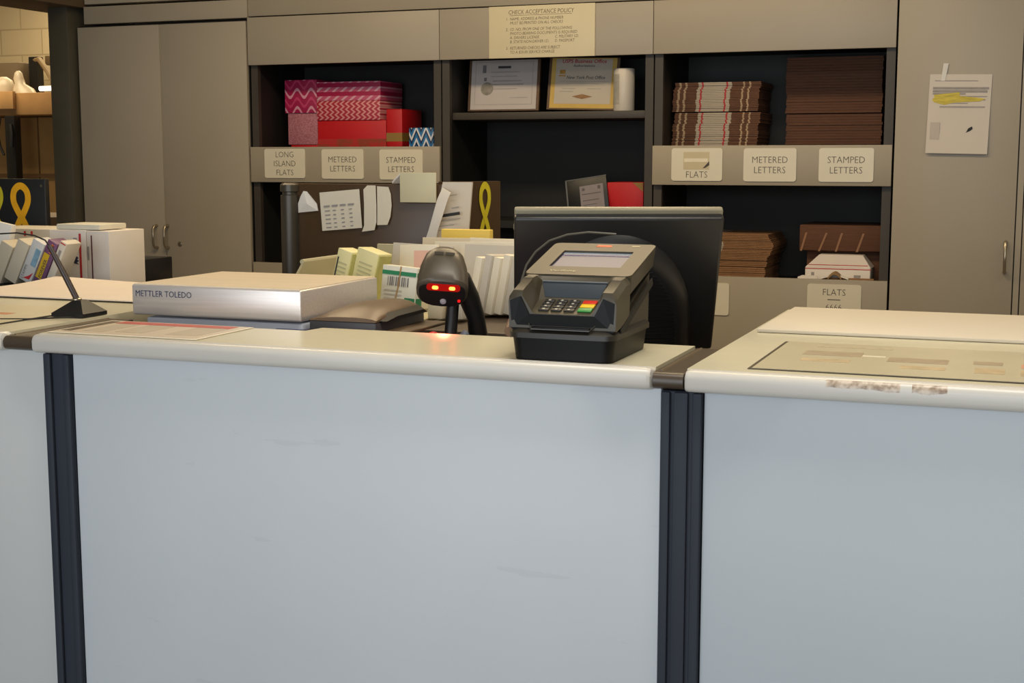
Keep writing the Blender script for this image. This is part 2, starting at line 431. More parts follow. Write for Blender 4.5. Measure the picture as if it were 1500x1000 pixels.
# engraved label plates on the rails
def plate(label, cx, zc, lines, w=.203, h=.127, blank=False, size=.036, extra=None):
    t = thing('shelf_label_plate', label, 'sign', (cx, W, zc - h / 2), 'cream label plates on the shelf rails')
    part('plate', PLATE, t, lambda bm: prism(bm, rrect(w, h, .01, 4, cx, zc), 'y', W - .004, W - .0002))
    n = len(lines); lh = .039
    rows = [(s, cx, zc + (n - 1) / 2 * lh - i * lh - size * .34, size, 'CENTER') for i, s in enumerate(lines)]
    if rows: lettering('lettering', INK, t, rows, (0, W - .0044, 0), thin=-.012, sx=.92)
    return t
plate('cream plate reading LONG ISLAND FLATS', -3.116, 1.366, ['LONG', 'ISLAND', 'FLATS'])
plate('cream plate reading METERED LETTERS below the gift boxes', -2.831, 1.364, ['METERED', 'LETTERS'])
plate('cream plate reading STAMPED LETTERS, partly behind the white card', -2.552, 1.362, ['STAMPED', 'LETTERS'])
pf = plate('cream plate with taped-over top line reading FLATS', -1.272, 1.364, [])
lettering('lettering', INK, pf, [('FLATS', -1.272, 1.313, .036, 'CENTER')], (0, W - .0044, 0), sx=.92)
TAPE = mat('yellowed_tape', (196, 182, 146), .35)
quads_part('tape', TAPE, pf, [(-1.325, -1.222, 1.345, 1.413)], (0, W - .0043, 0), t=.0006)
quads_part('paper_slip', mat('pale_slip', (226, 218, 196), .6), pf, [(-1.322, -1.228, 1.374, 1.388)], (0, W - .005, 0), t=.0005)
part('scratch', INK, pf, lambda bm: prism(bm, [(-1.248, 1.349), (-1.222, 1.377), (-1.222, 1.362), (-1.236, 1.352)], 'y', W - .0056, W - .005))
plate('cream plate reading METERED LETTERS below the striped carton bundles', -.986, 1.363, ['METERED', 'LETTERS'])
plate('cream plate reading STAMPED LETTERS below the brown cartons', -.698, 1.363, ['STAMPED', 'LETTERS'])
pl = plate('cream plate on the lower rail reading FLATS above a short line', -.728, .838, [], h=.145)
for ln_ in (('FLATS', -.728, .868, .036, 'CENTER'), ('6666', -.728, .811, .034, 'CENTER')): lettering('lettering', INK, pl, [ln_], (0, W - .0044, 0), sx=.92)
quads_part('rule', INK, pl, [(-.752, -.704, .850, .853)], (0, W - .0042, 0))
plate('blank cream plate on the lower rail beside the monitor', -1.235, .838, [])

# policy sign
ps = thing('policy_sign', 'cream check acceptance policy sign on the middle header', 'sign', (-1.92, W, 1.79))
pbox('sign_board', mat('policy_board', (214, 202, 168), .5, var=.02), ps, -2.147, -1.693, W - .006, W - .0003, 1.793, 2.0, bev=.001)
L = [('CHECK ACCEPTANCE POLICY', -1.922, 1.967, .024, 'CENTER', .12)]
z = 1.949
for row in (('1.', 'NAME, ADDRESS & PHONE NUMBER'), ('', 'MUST BE PRINTED ON ALL CHECKS'), None, ('2.', 'I.D. NO. FROM ONE OF THE FOLLOWING'), ('', 'PHOTO-BEARING DOCUMENTS IS REQUIRED'), ('', 'A. DRIVERS LICENSE'), ('', 'B. STATE NON-DRIVER I.D.'), None, ('3.', 'RETURNED CHECKS ARE SUBJECT'), ('', 'TO A $20.00 SERVICE CHARGE')):
    if row is None: z -= .0085; continue
    if row[0]: L.append((row[0], -2.073, z - .006, .0165, 'LEFT', .12))
    L.append((row[1], -2.055, z - .006, .0165, 'LEFT', .12)); z -= .0165
L.append(('C. MILITARY I.D.', -1.862, 1.949 - 4 * .0165 - .0085 - .006, .0165, 'LEFT', .12))
L.append(('D. PASSPORT', -1.862, 1.949 - 5 * .0165 - .0085 - .006, .0165, 'LEFT', .12))
INK2 = mat('faded_ink', (112, 98, 76), .6)
lettering('lettering', INK2, ps, L, (0, W - .0064, 0), thin=0.0, sx=.86)
quads_part('underline', INK2, ps, [(-2.055, -1.79, 1.9615, 1.963)], (0, W - .0062, 0))

# taped notice on the right door
nt = thing('taped_notice', 'white typed notice with yellow highlighting taped to the right cabinet door', 'notice', (-.3, W, 1.405))
Mn = Matrix.Translation((-.304, W - .0035, 1.405)) @ Matrix.Rotation(math.radians(1.2), 4, 'Y')
def curled(bm):
    R = []
    for j in range(7):
        zz = .286 * j / 6; bow = -.010 * (1 - j / 6) ** 2
        R.append([(-.108, bow, zz), (.108, bow, zz), (.108, bow + .0006, zz), (-.108, bow + .0006, zz)])
    loft(bm, R)
part('sheet', mat('notice_paper', (206, 197, 186), .7, var=.02), nt, curled, M=Mn)
rows = [(-.09, .06, .262, .264), (-.095, .1, .232, .240), (-.095, .095, .221, .229), (-.095, .02, .213, .219), (0.0, .095, .205, .208), (-.07, .09, .193, .197), (-.06, .03, .180, .183),
        (-.068, .09, .166, .171), (-.068, .085, .160, .164), (-.068, -.04, .152, .158), (-.095, .1, .112, .118), (-.095, .03, .096, .099), (-.06, .1, .080, .082), (-.06, .0, .07, .072)]
quads_part('typed_lines', GREYP, nt, [(a, b, c, d) for a, b, c, d in rows], (0, -.0016, 0), M=Mn)
quads_part('grey_box', mat('pale_grey_print', (190, 180, 172), .7), nt, [(-.096, -.063, .05, .112)], (0, -.0072, 0), M=Mn)
def hl(bm):
    P = [(-.096, .195), (-.088, .202), (-.09, .212), (-.0, .222), (.0, .208), (.06, .203), (.09, .198), (.07, .189), (-.02, .184), (-.05, .176), (-.07, .18), (-.09, .186)]
    prism(bm, P, 'y', -.0024, -.0017)
part('highlighter', mat('yellow_highlight', (196, 178, 66), .6, var=.25, scale=60, stretch=(.5, 1, 6)), nt, hl, M=Mn)
part('ink_mark', BLK2, nt, lambda bm: prism(bm, [(.03, .076), (.037, .092), (.05, .099), (.052, .09), (.044, .083)], 'y', -.0066, -.0058), M=Mn)
part('tape', mat('clear_tape', (206, 200, 186), .25), nt, lambda bm: prism(bm, [(-.069, .262), (-.054, .262), (-.045, .325), (-.063, .325)], 'y', -.0022, -.0012), M=Mn)

# ------------------------------------------------------------------ gift boxes on the left upper shelf
SZ = 1.4105
def gift(name, label, m, x0, x1, y0, y1, z0, z1, bands=()):
    t = thing(name, label, 'box', ((x0 + x1) / 2, (y0 + y1) / 2, z0), 'gift boxes on the left shelf')
    lid = z0 + (z1 - z0) * .98
    pbox('box_body', m, t, x0, x1, y0, y1, z0, z1 - .003, bev=.002)
    pbox('box_top', m, t, x0 + .001, x1 - .001, y0 + .001, y1 - .001, z1 - .003, z1, bev=.001)
    for bm_, (a, b) in bands: pbox('printed_band', bm_, t, x0 - .0008, x1 + .0008, y0 - .0008, y1 + .0008, a, b)
    return t
F = 5.43
MAG = (166, 22, 74)
P1 = pattern_wave('magenta_wave_print', MAG, (216, 150, 168), (196, 60, 104), 12.5, 88, .22, .17)
P2 = pattern_rope('pink_rope_print', (168, 24, 72), (206, 92, 124), (226, 172, 184), 26, 24, 1.2, .52)
P3 = pattern_zig('red_zigzag_print', (178, 40, 62), (220, 150, 150), 38, 42, 1.3, .42)
P4 = pattern_speckle('dusty_pink_print', (164, 96, 108), (186, 122, 130), 160)
P5 = pattern_speckle('red_gold_print', (150, 60, 36), (182, 40, 36), 26)
def bw():
    n = NT('blue_white_lattice'); o = n.xyz()
    t = n.math('ABSOLUTE', n.math('SUBTRACT', n.math('FRACT', n.math('MULTIPLY', o[0], 22)), .5))
    fr = n.math('FRACT', n.math('ADD', n.math('MULTIPLY', o[2], 20), n.math('MULTIPLY', t, 2.0)))
    a = n.math('LESS_THAN', fr, .33); b = n.math('GREATER_THAN', fr, .72)
    n.link(n.mix(a, n.mix(b, lin((38, 112, 168)), lin((16, 40, 78))), lin((216, 216, 222))), n.b.inputs['Base Color']); n.b.inputs['Roughness'].default_value = .5
    return n.m
F2 = 5.53
gift('gift_box', 'dusty pink fine-print box at lower left of the gift boxes', P4, -3.204, -3.053, F2 + .005, F2 + .24, 1.450, 1.590)
tag(pbox('gift_box', RED, None, -3.193, -3.053, F2 + .01, F2 + .24, SZ, 1.4495, bev=.002), 'thin red box under the dusty pink box', 'box', 'gift boxes on the left shelf')
gift('gift_box', 'magenta box with white waves at upper left', P1, -3.215, -3.0525, F2, F2 + .24, 1.5905, 1.737)
gift('gift_box', 'wide plain red box with gold-printed base, bottom centre of the gifts', RED, -3.050, -2.710, F2, F2 + .24, SZ, 1.556, [(P5, (1.412, 1.474))])
gift('gift_box', 'red box with zigzag print stacked on the plain red box', P3, -3.050, -2.736, F2 - .005, F2 + .22, 1.5565, 1.642)
gift('gift_box', 'magenta box with pink ropes on top of the stack', P2, -3.050, -2.734, F2 - .003, F2 + .22, 1.6425, 1.725)
gift('gift_box', 'narrow upright red box with gold band', RED, -2.705, -2.630, F2 - .005, F2 + .2, SZ, 1.602, [(GOLD, (1.462, 1.499))])
gift('gift_box', 'small blue and white patterned box beside the shelf side', bw(), -2.552, -2.438, F, F + .12, SZ, 1.518)
tag(pbox('gift_tag', mat('dark_pink_tag', (150, 40, 70), .6), None, -2.4165, -2.4085, W + .05, W + .10, 1.685, 1.79, bev=.001), 'dark pink tag hanging at the right side of the gift shelf', 'tag')

# ------------------------------------------------------------------ carton bundles in the right unit
BM = [mat('carton_brown', (96, 62, 42), .8, var=.15, scale=60), mat('carton_white', (172, 160, 142), .7, var=.04), mat('carton_red', (176, 34, 38), .6), mat('carton_tan', (176, 150, 118), .8)]
def bundle(label, x0, x1, y0, y1, z0, z1, n, segs, jit, group, mats=BM, gap=.12):
    bm = B(); t = (z1 - z0) / n
    for k in range(n):
        dx, dy = jit(k / n); dx += random.uniform(-.0025, .0025); dy += random.uniform(-.003, .003)
        w = x1 - x0
        for a, b, mi in segs:
            box(bm, x0 + w * a + dx, x0 + w * b + dx, y0 + dy, y1 + dy, z0 + k * t, z0 + (k + 1) * t - t * gap, mi=mi)
    o = finish('flat_carton_bundle', bm, mats, smooth=0)
    return tag(o, label, 'cartons', group)
SEG = [(0, .05, 0), (.05, .075, 3), (.075, .12, 0), (.12, .145, 3), (.145, .275, 0), (.275, .315, 1), (.315, .335, 2), (.335, .60, 1), (.60, .62, 2), (.62, .665, 1), (.665, .795, 0), (.795, .815, 3), (.815, .865, 0), (.865, .885, 3), (.885, 1, 0)]
def j1(u): return ((.012 if u > .72 else .002 + .004 * u), 0)
bundle('lower bundle of flat cartons with white and red stripes, upper right shelf', -1.417, -1.07, F + .08, F + .33, SZ, 1.570, 22, SEG, j1, 'striped carton bundles')
bundle('upper bundle of flat cartons with white and red stripes, upper right shelf', -1.417, -1.07, F + .08, F + .33, 1.574, 1.690, 17, SEG, j1, 'striped carton bundles')
PL = [(0, .5, 0), (.5, 1, 0)]
BMD = [CARDD]
bundle('lower block of brown flat cartons, upper right shelf', -.972, -.60, F + .18, F + .35, SZ, 1.562, 14, PL, lambda u: (0, 0), 'brown carton blocks', BMD, .06)
bundle('upper block of brown flat cartons reaching the shelf top', -.975, -.602, F + .18, F + .35, 1.566, 1.785, 20, PL, lambda u: (0, 0), 'brown carton blocks', BMD, .06)
LZ = .9005
def j2(u): return (.022 * math.sin(min(1, max(0, (u - .25) / .7)) * PI) , 0)
SEG2 = [(0, .25, 0), (.25, .32, 1), (.32, .36, 2), (.36, .40, 1), (.40, 1, 0)]
BM2 = [CARD, BM[1], BM[2], BM[3]]
SEG2 = [(0, .18, 0), (.18, .30, 1), (.30, .325, 2), (.325, .37, 1), (.37, 1, 0)]
bundle('bowed pile of tan flat cartons beside the monitor', -1.32, -1.005, F + .01, F + .32, LZ + .062, 1.092, 20, SEG2, j2, 'loose cartons on the lower right shelf', BM2, .2)
bundle('small tan carton pile under the bowed pile', -1.325, -1.01, F, F + .3, LZ, LZ + .06, 8, SEG2, lambda u: (0, 0), 'loose cartons on the lower right shelf', BM2, .15)
bp = thing('wrapped_carton_pack', 'brown carton pack in shiny plastic wrap, lower right shelf', 'cartons', (-.73, F + .2, 1.03))
pbox('pack_body', CARDD, bp, -.885, -.572, F + .04, F + .34, 1.03, 1.13, bev=.004)
GL = mat('shiny_wrap', (150, 112, 84), .15)
def wr(bm):
    for a, s in ((-.80, .018), (-.735, .012), (-.655, .014), (-.87, .01)):
        prism(bm, [(a - .012, 1.028), (a - .004, 1.028), (a + s + .006, 1.1), (a + s - .002, 1.1)], 'y', F + .0385, F + .0405)
part('wrap_crease', GL, bp, wr)
sup = pbox('flat_carton_bundle', CARDD, None, -.86, -.575, F + .08, F + .34, LZ, 1.0295, bev=.002); tag(sup, 'brown cartons standing behind the white mailing box', 'cartons')
# white mailing box with tapered lid
wb = thing('mailing_box', 'white mailing box with red lines and tapered lid, lower right shelf', 'box', (-.72, F, LZ))
pbox('box_body', WHITEB, wb, -.845, -.60, F - .05, F + .07, LZ, .972, bev=.002)
def lidf(bm):
    loft(bm, [[(-.845, F - .05, .972), (-.598, F - .05, .972), (-.598, F + .07, .972), (-.845, F + .07, .972)], [(-.80, F + .0, 1.018), (-.635, F + .0, 1.018), (-.635, F + .07, 1.018), (-.80, F + .07, 1.018)]])
part('lid', mat('lid_white', (214, 204, 196), .6), wb, lidf)
quads_part('red_line', REDP, wb, [(-.846, -.597, .9655, .9685)], (0, F - .0506, 0))
def ln2(bm): tube(bm, [(-.835, F - .042, .9815), (-.61, F - .042, .9815)], .0012, 6)
part('red_line', REDP, wb, ln2)
for q4 in ((-.822, -.81, .935, .953), (-.66, -.635, .935, .945)): quads_part('printed_mark', GREYP, wb, [q4], (0, F - .0506, 0))
tab = tag(part('carton_tab', WHITEB, None, lambda bm: prism(bm, [(-.874, LZ), (-.872, LZ + .033), (-.855, LZ + .04), (-.80, LZ + .04), (-.79, LZ)], 'y', F - .058, F - .054)), 'white rounded carton flap left of the mailing box', 'carton')
fb = tag(pbox('flat_carton', CARD, None, -.782, -.585, F - .058, F - .052, LZ, .934, bev=.001), 'low brown carton in front of the white mailing box', 'carton')
# ribbon-like clip on rail
rc = thing('paper_bow', 'tan paper bow with white ends lying on the lower rail', 'bow', (-.725, W + .01, .928))
def bow(bm):
    rings = []
    for k in range(9):
        u = k / 8; x = -.755 + .052 * u; zc = .931 + .020 * math.sin(u * PI)
        rings.append([(x, W + .002, zc - .004), (x, W + .03, zc - .002), (x, W + .03, zc + .008), (x, W + .002, zc + .006)])
    loft(bm, rings)
part('loop', mat('tan_tissue', (146, 116, 74), .6, var=.2, scale=80), rc, bow)
for s in (-1, 1):
    part('tail', PAPER, rc, lambda bm: loft(bm, [[(-.729 + s * .022, W + .004, .945), (-.729 + s * .022, W + .018, .945), (-.729 + s * .022, W + .018, .939), (-.729 + s * .022, W + .004, .939)], [(-.729 + s * .052, W + .002, .934), (-.729 + s * .052, W + .022, .934), (-.729 + s * .052, W + .022, .929), (-.729 + s * .052, W + .002, .929)]]))

# ------------------------------------------------------------------ middle unit: certificates, roll, picture, red box
WOOD = mat('dark_wood_frame', (88, 62, 38), .45, var=.15, scale=30)
def cert(label, xc, w, h, lean, border, base, roll):
    t = thing('framed_certificate', label, 'certificate', (xc, 5.5, 1.5785))
    M = Matrix.Translation((xc, 5.50, 1.5835)) @ Matrix.Rotation(math.radians(-lean), 4, 'X') @ Matrix.Rotation(math.radians(roll), 4, 'Y')
    pbox('frame_back', WOOD, t, -w / 2 - .012, w / 2 + .012, .001, .014, 0.004, h + .008, M=M)
    pbox('sheet', base, t, -w / 2, w / 2, -.001, .0008, .010, h + .006, M=M)
    return t, M
c1, M1 = cert('framed white certificate with small seal, left one on the middle shelf', -2.149, .297, .212, 8, None, mat('cert_white', (184, 176, 172), .5, var=.03), 0)
quads_part('border_line', GREYP, c1, [(-.13, .13, .21, .2112), (-.13, .13, .03, .0312), (-.13, -.1288, .03, .21), (.1288, .13, .03, .21)], (0, -.0016, 0), M=M1)
quads_part('heading', DARKP, c1, [(-.028, .03, .183, .193)], (0, -.0016, 0), M=M1)
quads_part('typed_lines', GREYP, c1, [(-.06, .07, .166, .169), (-.06, .06, .148, .151), (-.05, .08, .128, .132), (-.06, .09, .112, .118), (-.05, .06, .095, .098), (.03, .11, .058, .06)], (0, -.0016, 0), M=M1)
part('seal', mat('seal_grey', (134, 128, 116), .6, var=.2, scale=80), c1, lambda bm: lathe(bm, [(.028, 0), (.028, .0006), (.02, .0012)], n=22), M=M1 @ Matrix.Translation((-.075, -.0012, .098)) @ Matrix.Rotation(PI / 2, 4, 'X'))
quads_part('emblem', mat('emblem_grey', (110, 106, 108), .6), c1, [(-.098, -.082, .165, .198), (-.09, -.078, .13, .145)], (0, -.0017, 0), M=M1)
c2, M2 = cert('framed certificate with yellow border and red heading, right one on the middle shelf', -1.80, .282, .212, 8, None, mat('cert_yellow', (198, 164, 78), .5, var=.08), 1.5)
quads_part('panel', mat('cert_inner', (184, 174, 158), .5, var=.02), c2, [(-.122, .122, .028, .214)], (0, -.0013, 0), M=M2)
lettering('heading', mat('cert_red', (168, 46, 58), .6), c2, [('USPS Business Office', 0, .197, .0225, 'CENTER', .1)], (0, -.0024, 0), M=M2, thin=.015)
for ln_ in (('Authorizations', 0, .181, .0155, 'CENTER', .1), ('New York Post Office', .01, .131, .0185, 'CENTER', .2)): lettering('lettering', DARKP, c2, [ln_], (0, -.0024, 0), M=M2, thin=.006)
quads_part('typed_lines', GREYP, c2, [(-.1, .11, .12, .1215), (-.07, .07, .112, .1135), (-.09, -.03, .09, .092), (.02, .08, .09, .092), (-.1, -.04, .078, .08)], (0, -.0020, 0), M=M2)
quads_part('emblem', mat('emblem_gold', (170, 124, 40), .5, var=.3, scale=90), c2, [(-.104, -.08, .152, .168), (-.108, -.078, .142, .147)], (0, -.0020, 0), M=M2)
part('seal', mat('seal_bronze', (140, 100, 58), .5, var=.2, scale=90), c2, lambda bm: prism(bm, [(-.045, .058), (-.02, .064), (0, .068), (.02, .064), (.045, .058), (.02, .052), (0, .048), (-.02, .052)], 'y', -.0026, -.002), M=M2)
rl = thing('paper_roll', 'white wrapped roll standing beside the yellow certificate', 'roll', (-1.607, 5.47, 1.5785))
part('roll_body', mat('roll_white', (204, 196, 184), .35, var=.03), rl, lambda bm: lathe(bm, [(.041, 0), (.043, .003), (.043, .166), (.041, .169), (.018, .169), (.018, .15)], (-1.607, 5.47, 1.5785), 26))
def rlab(bm):
    A = []
    for k in range(8):
        a = math.radians(205 + 55 * k / 7); A.append((a, k))
    for (a, _), (b, _2) in zip(A, A[1:]):
        loft(bm, [[(-1.607 + r * math.cos(q), 5.47 + r * math.sin(q), zz) for q, r in ((a, .0432), (b, .0432), (b, .0436), (a, .0436))] for zz in (1.605, 1.725)])
part('roll_label', mat('roll_label', (168, 164, 152), .5, var=.15, scale=40), rl, rlab)
pic = thing('picture_frame', 'black framed picture with grey card, tilted on the middle shelf', 'picture', (-1.76, 5.5, 1.13))
Mp = Matrix.Translation((-1.752, 5.47, 1.1475)) @ Matrix.Rotation(math.radians(-10), 4, 'X') @ Matrix.Rotation(math.radians(-9), 4, 'Y')
pbox('frame', BLK, pic, -.088, .088, 0, .012, .0, .165, M=Mp, bev=.001)
quads_part('frame_edge', mat('frame_grey_edge', (96, 98, 100), .4), pic, [(-.089, .089, .162, .1655), (-.0895, -.083, 0, .165)], (0, -.0012, 0), M=Mp)
quads_part('card', mat('grey_card', (134, 126, 130), .5, var=.06, scale=40), pic, [(-.03, .072, .02, .132)], (0, -.0006, 0), M=Mp)
quads_part('card_print', mat('card_print', (88, 82, 86), .6), pic, [(-.02, -.008, .112, .122), (.048, .06, .112, .126), (-.022, .06, .095, .098), (-.02, .05, .068, .071), (-.02, .04, .05, .052)], (0, -.0012, 0), M=Mp)
rb = thing('red_gift_box', 'red box with gold corner beside the tilted black picture', 'box', (-1.606, 5.55, 1.13))
pbox('box_body', RED, rb, -1.684, -1.53, 5.5, 5.7, 1.1305, 1.29, bev=.002)
part('gold_corner', GOLD, rb, lambda bm: prism(bm, [(-1.575, 1.2895), (-1.5305, 1.2895), (-1.5305, 1.252)], 'y', 5.4985, 5.4998))
quads_part('gold_base', GOLD, rb, [(-1.683, -1.531, 1.131, 1.168)], (0, 5.4997, 0), t=.001)
dome = tag(part('plastic_dome', mat('clear_plastic', (190, 176, 146), .15), None, lambda bm: lathe(bm, [(.05, 0), (.046, .014), (.034, .026), (.018, .032), (.001, .034)], (-1.606, 5.44, 1.1305), 20)), 'shiny clear plastic dome in front of the red gift box', 'dome')

# ------------------------------------------------------------------ back room behind the dark frame
bc = thing('wall_cabinet', 'tan cupboard with long doors in the back room', 'cupboard', (-6.0, 7.4, 0))
TAN = mat('tan_door', (176, 138, 84), .6, var=.12, scale=4)
pbox('cupboard_body', mat('tan_body', (120, 92, 58), .7), bc, -7.2, -5.2, 7.42, 7.9, 0, 1.66)
for a in (-6.95, -6.55, -6.15, -5.75): pbox('door', TAN, bc, a + .006, a + .394, 7.40, 7.42, .95, 1.655, bev=.003)
pbox('rail', mat('tan_rail', (112, 82, 50), .6), bc, -7.2, -5.2, 7.385, 7.42, 1.265, 1.29)
sh = thing('cardboard_box', 'long brown cardboard box on top of the back room cupboard', 'box', (-6.1, 7.3, 1.66))
CARDL = mat('cardboard_light', (176, 134, 84), .8, var=.12, scale=8)
pbox('box_body', CARDL, sh, -6.75, -5.72, 7.15, 7.6, 1.662, 1.80, bev=.004)
pbox('flap', mat('card_flap', (196, 152, 98), .8, var=.1), sh, -6.75, -6.10, 7.12, 7.149, 1.70, 1.81, bev=.002)
ru = thing('rack_upright', 'dark steel rack upright with hanging straps in the back room', 'rack', (-6.07, 7.1, 0))
pbox('upright', BLK, ru, -6.105, -6.03, 7.04, 7.1, 0, 1.655, bev=.004)
part('strap', BLK2, ru, lambda bm: tube(bm, [(-6.155, 7.06, 1.64), (-6.16, 7.04, 1.55), (-6.15, 7.04, 1.47), (-6.12, 7.04, 1.41)], .008, 6))
part('strap', BLK2, ru, lambda bm: tube(bm, [(-6.05, 7.03, 1.6), (-6.035, 7.02, 1.54), (-6.04, 7.02, 1.46)], .012, 6))
def bag(label, pts):
    bm = B(); loft(bm, [[(x + w * math.cos(2 * PI * k / 14) * (1 + .08 * math.sin(3 * k)), y + d * math.sin(2 * PI * k / 14), z) for k in range(14)] for x, y, z, w, d in pts])
    o = finish('plastic_bag', bm, mat('white_bag', (196, 184, 162), .4, var=.08, scale=20), smooth=60); return tag(o, label, 'bag')
bag('white plastic bag with knotted top on the back room box', [(-6.155, 7.3, 1.801, .085, .06), (-6.165, 7.3, 1.835, .07, .05), (-6.19, 7.3, 1.865, .036, .03), (-6.20, 7.3, 1.90, .034, .03), (-6.20, 7.3, 1.935, .026, .02), (-6.20, 7.3, 1.948, .01, .01)])
bag('slumped white plastic bag left of the knotted bag', [(-6.35, 7.3, 1.811, .10, .07), (-6.34, 7.3, 1.85, .095, .06), (-6.31, 7.3, 1.89, .05, .04), (-6.32, 7.3, 1.912, .02, .02)])
lampb = thing('task_lamp', 'grey arm lamp with lit white tube in the back room', 'lamp', (-6.3, 7.75, 1.66))
part('arm', mat('lamp_arm', (132, 112, 82), .5), lampb, lambda bm: tube(bm, [(-6.42, 7.72, 2.05), (-6.36, 7.70, 2.05), (-6.28, 7.68, 1.97), (-6.20, 7.66, 1.87)], .018, 8))
part('arm', mat('lamp_arm', (132, 112, 82), .5), lampb, lambda bm: tube(bm, [(-6.22, 7.70, 1.97), (-6.17, 7.68, 1.86)], .008, 6))
pbox('bracket', BLK, lampb, -6.24, -6.10, 7.70, 7.76, 1.95, 2.02, bev=.004)
pbox('column', BLK, lampb, -6.45, -6.38, 7.70, 7.76, 1.661, 2.07)
part('tube_light', mat('lit_tube', (255, 244, 220), .5, emit=(255, 240, 210), estr=5.0), lampb, lambda bm: tube(bm, [(-6.33, 7.66, 1.855), (-6.22, 7.66, 1.855)], .016, 10))
tag(pbox('dark_carton', mat('dark_grey_carton', (104, 90, 68), .7), None, -7.0, -6.47, 7.62, 7.85, 1.661, 2.03, bev=.004), 'dark carton behind the white bags in the back room', 'box')
tag(pbox('wall_shelf', mat('shelf_dark_brown', (96, 78, 54), .6), None, -7.2, -5.6, 8.78, 8.99, 2.10, 2.17, bev=.004), 'dark brown shelf board on the far cream wall', 'shelf')
tag(pbox('paper_stack', PAPER2, None, -4.62, -4.3, 5.75, 6.05, 1.10, 1.22, bev=.003), 'cream paper stack on the ledge just inside the back room', 'papers')
tag(pbox('ledge_table', mat('ledge_brown', (120, 92, 60), .6), None, -5.2, -4.24, 5.7, 6.2, 0, 1.095, bev=.004), 'brown ledge table just inside the back room opening', 'table')

# ------------------------------------------------------------------ clerk's worktops behind the counter
def worktop(label, x0, x1, y0, y1, z, poly=None):
    t = thing('clerk_worktop', label, 'desk', ((x0 + x1) / 2, (y0 + y1) / 2, 0))
    part('desk_top', WORK, t, lambda bm: prism(bm, poly or [(x0, y0), (x1, y0), (x1, y1), (x0, y1)], 'z', z - .03, z))
    pbox('support_panel', CARC, t, x0 + .03, x0 + .05, y0 + .03, y1 - .03, 0, z - .03)
    pbox('support_panel', CARC, t, x1 - .05, x1 - .03, y0 + .03, (2.85 if poly else y1 - .03), 0, z - .03)
    return t
WZ = .985
worktop('dark brown clerk desk behind the middle counter', -1.75, -.66, 2.30, 3.62, WZ, [(-1.75, 2.30), (-.66, 2.30), (-.66, 2.90), (-1.0, 2.90), (-1.0, 3.62), (-1.75, 3.62)])
worktop('dark brown clerk desk behind the far left counter', -3.5, -2.2, 2.93, 3.78, WZ)
rs = thing('mail_riser', 'low dark brown riser under the mail tray', 'riser', (-1.38, 2.95, WZ))
pbox('riser_top', WORK, rs, -1.685, -1.03, 2.665, 3.25, WZ + .018, 1.024, bev=.003)
pbox('riser_foot', WORK, rs, -1.67, -1.64, 2.67, 3.23, WZ + .0005, WZ + .018); pbox('riser_foot', WORK, rs, -1.12, -1.09, 2.67, 3.23, WZ + .0005, WZ + .018)
RZ = 1.0245

# partition with papers
pt = thing('desk_partition', 'dark brown desk partition with round post behind the mail tray', 'partition', (-1.75, 3.4, WZ))
pbox('panel', BROWNM, pt, -1.95, -1.50, 3.40, 3.42, .86, 1.318, bev=.003)
def rp(bm):
    d = Vector((.105, .15, 0)).normalized(); nn = Vector((d.y, -d.x, 0)) * .01
    a = Vector((-1.502, 3.402, 0)); b = a + d * .186
    loft(bm, [[(p.x, p.y, zz) for p in (a, b, b - nn * 2, a - nn * 2)] for zz in (WZ + .001, 1.325)])
part('return_panel', BROWNM, pt, rp)
part('post', mat('post_brown', (70, 64, 54), .35, metal=.2), pt, lambda bm: lathe(bm, [(.027, 0), (.027, .423), (.022, .425), (.022, .432), (.028, .434), (.028, .452), (.022, .457)], (-1.966, 3.40, .862), 20))
def sheet(name, label, cat, poly, y, m, bow=0.0, nseg=1, group=None, th=.0008):
    """paper with outline poly (x,z) hanging just in front of a panel, bowed forward at the free side"""
    bm = B()
    xs = [p[0] for p in poly]; x0, x1 = min(xs), max(xs)
    zs = [p[1] for p in poly]; zt, zb = max(zs), min(zs)
    def yy(p): return y - bow * ((zt - p[1]) / (zt - zb)) ** 2
    A = [bm.verts.new((p[0], yy(p), p[1])) for p in poly]; Bv = [bm.verts.new((p[0], yy(p) + th, p[1])) for p in poly]
    bm.faces.new(A); bm.faces.new(list(reversed(Bv)))
    for i in range(len(poly)): bm.faces.new((A[i], Bv[i], Bv[(i + 1) % len(poly)], A[(i + 1) % len(poly)]))
    bmesh.ops.triangulate(bm, faces=[f for f in bm.faces if len(f.verts) > 4])
    o = finish(name, bm, m, origin=((x0 + x1) / 2, y, zb))
    return tag(o, label, cat, group)
PY = 3.3975
def lump(label):
    bm = B(); P = [(-1.937, 1.237), (-1.938, 1.262), (-1.930, 1.282), (-1.921, 1.297), (-1.911, 1.296), (-1.885, 1.268), (-1.880, 1.262), (-1.876, 1.243)]
    c = bm.verts.new((-1.905, PY - .012, 1.262)); V = [bm.verts.new((x, PY - random.uniform(.001, .005), z)) for x, z in P]; V2 = [bm.verts.new((x, PY, z)) for x, z in P]
    n = len(P)
    for i in range(n): bm.faces.new((V[i], V[(i + 1) % n], c)); bm.faces.new((V[i], V2[i], V2[(i + 1) % n], V[(i + 1) % n]))
    bm.faces.new(list(reversed(V2)))
    return tag(finish('crumpled_note', bm, PAPER, smooth=0), label, 'note')
lump('crumpled white note taped at the left of the brown partition')
tn = thing('table_note', 'white sheet printed with a small table on the brown partition', 'note', (-1.8, PY, 1.19))
Mt = Matrix.Translation((-1.8, PY - .002, 1.191)) @ Matrix.Rotation(math.radians(-5), 4, 'Y')
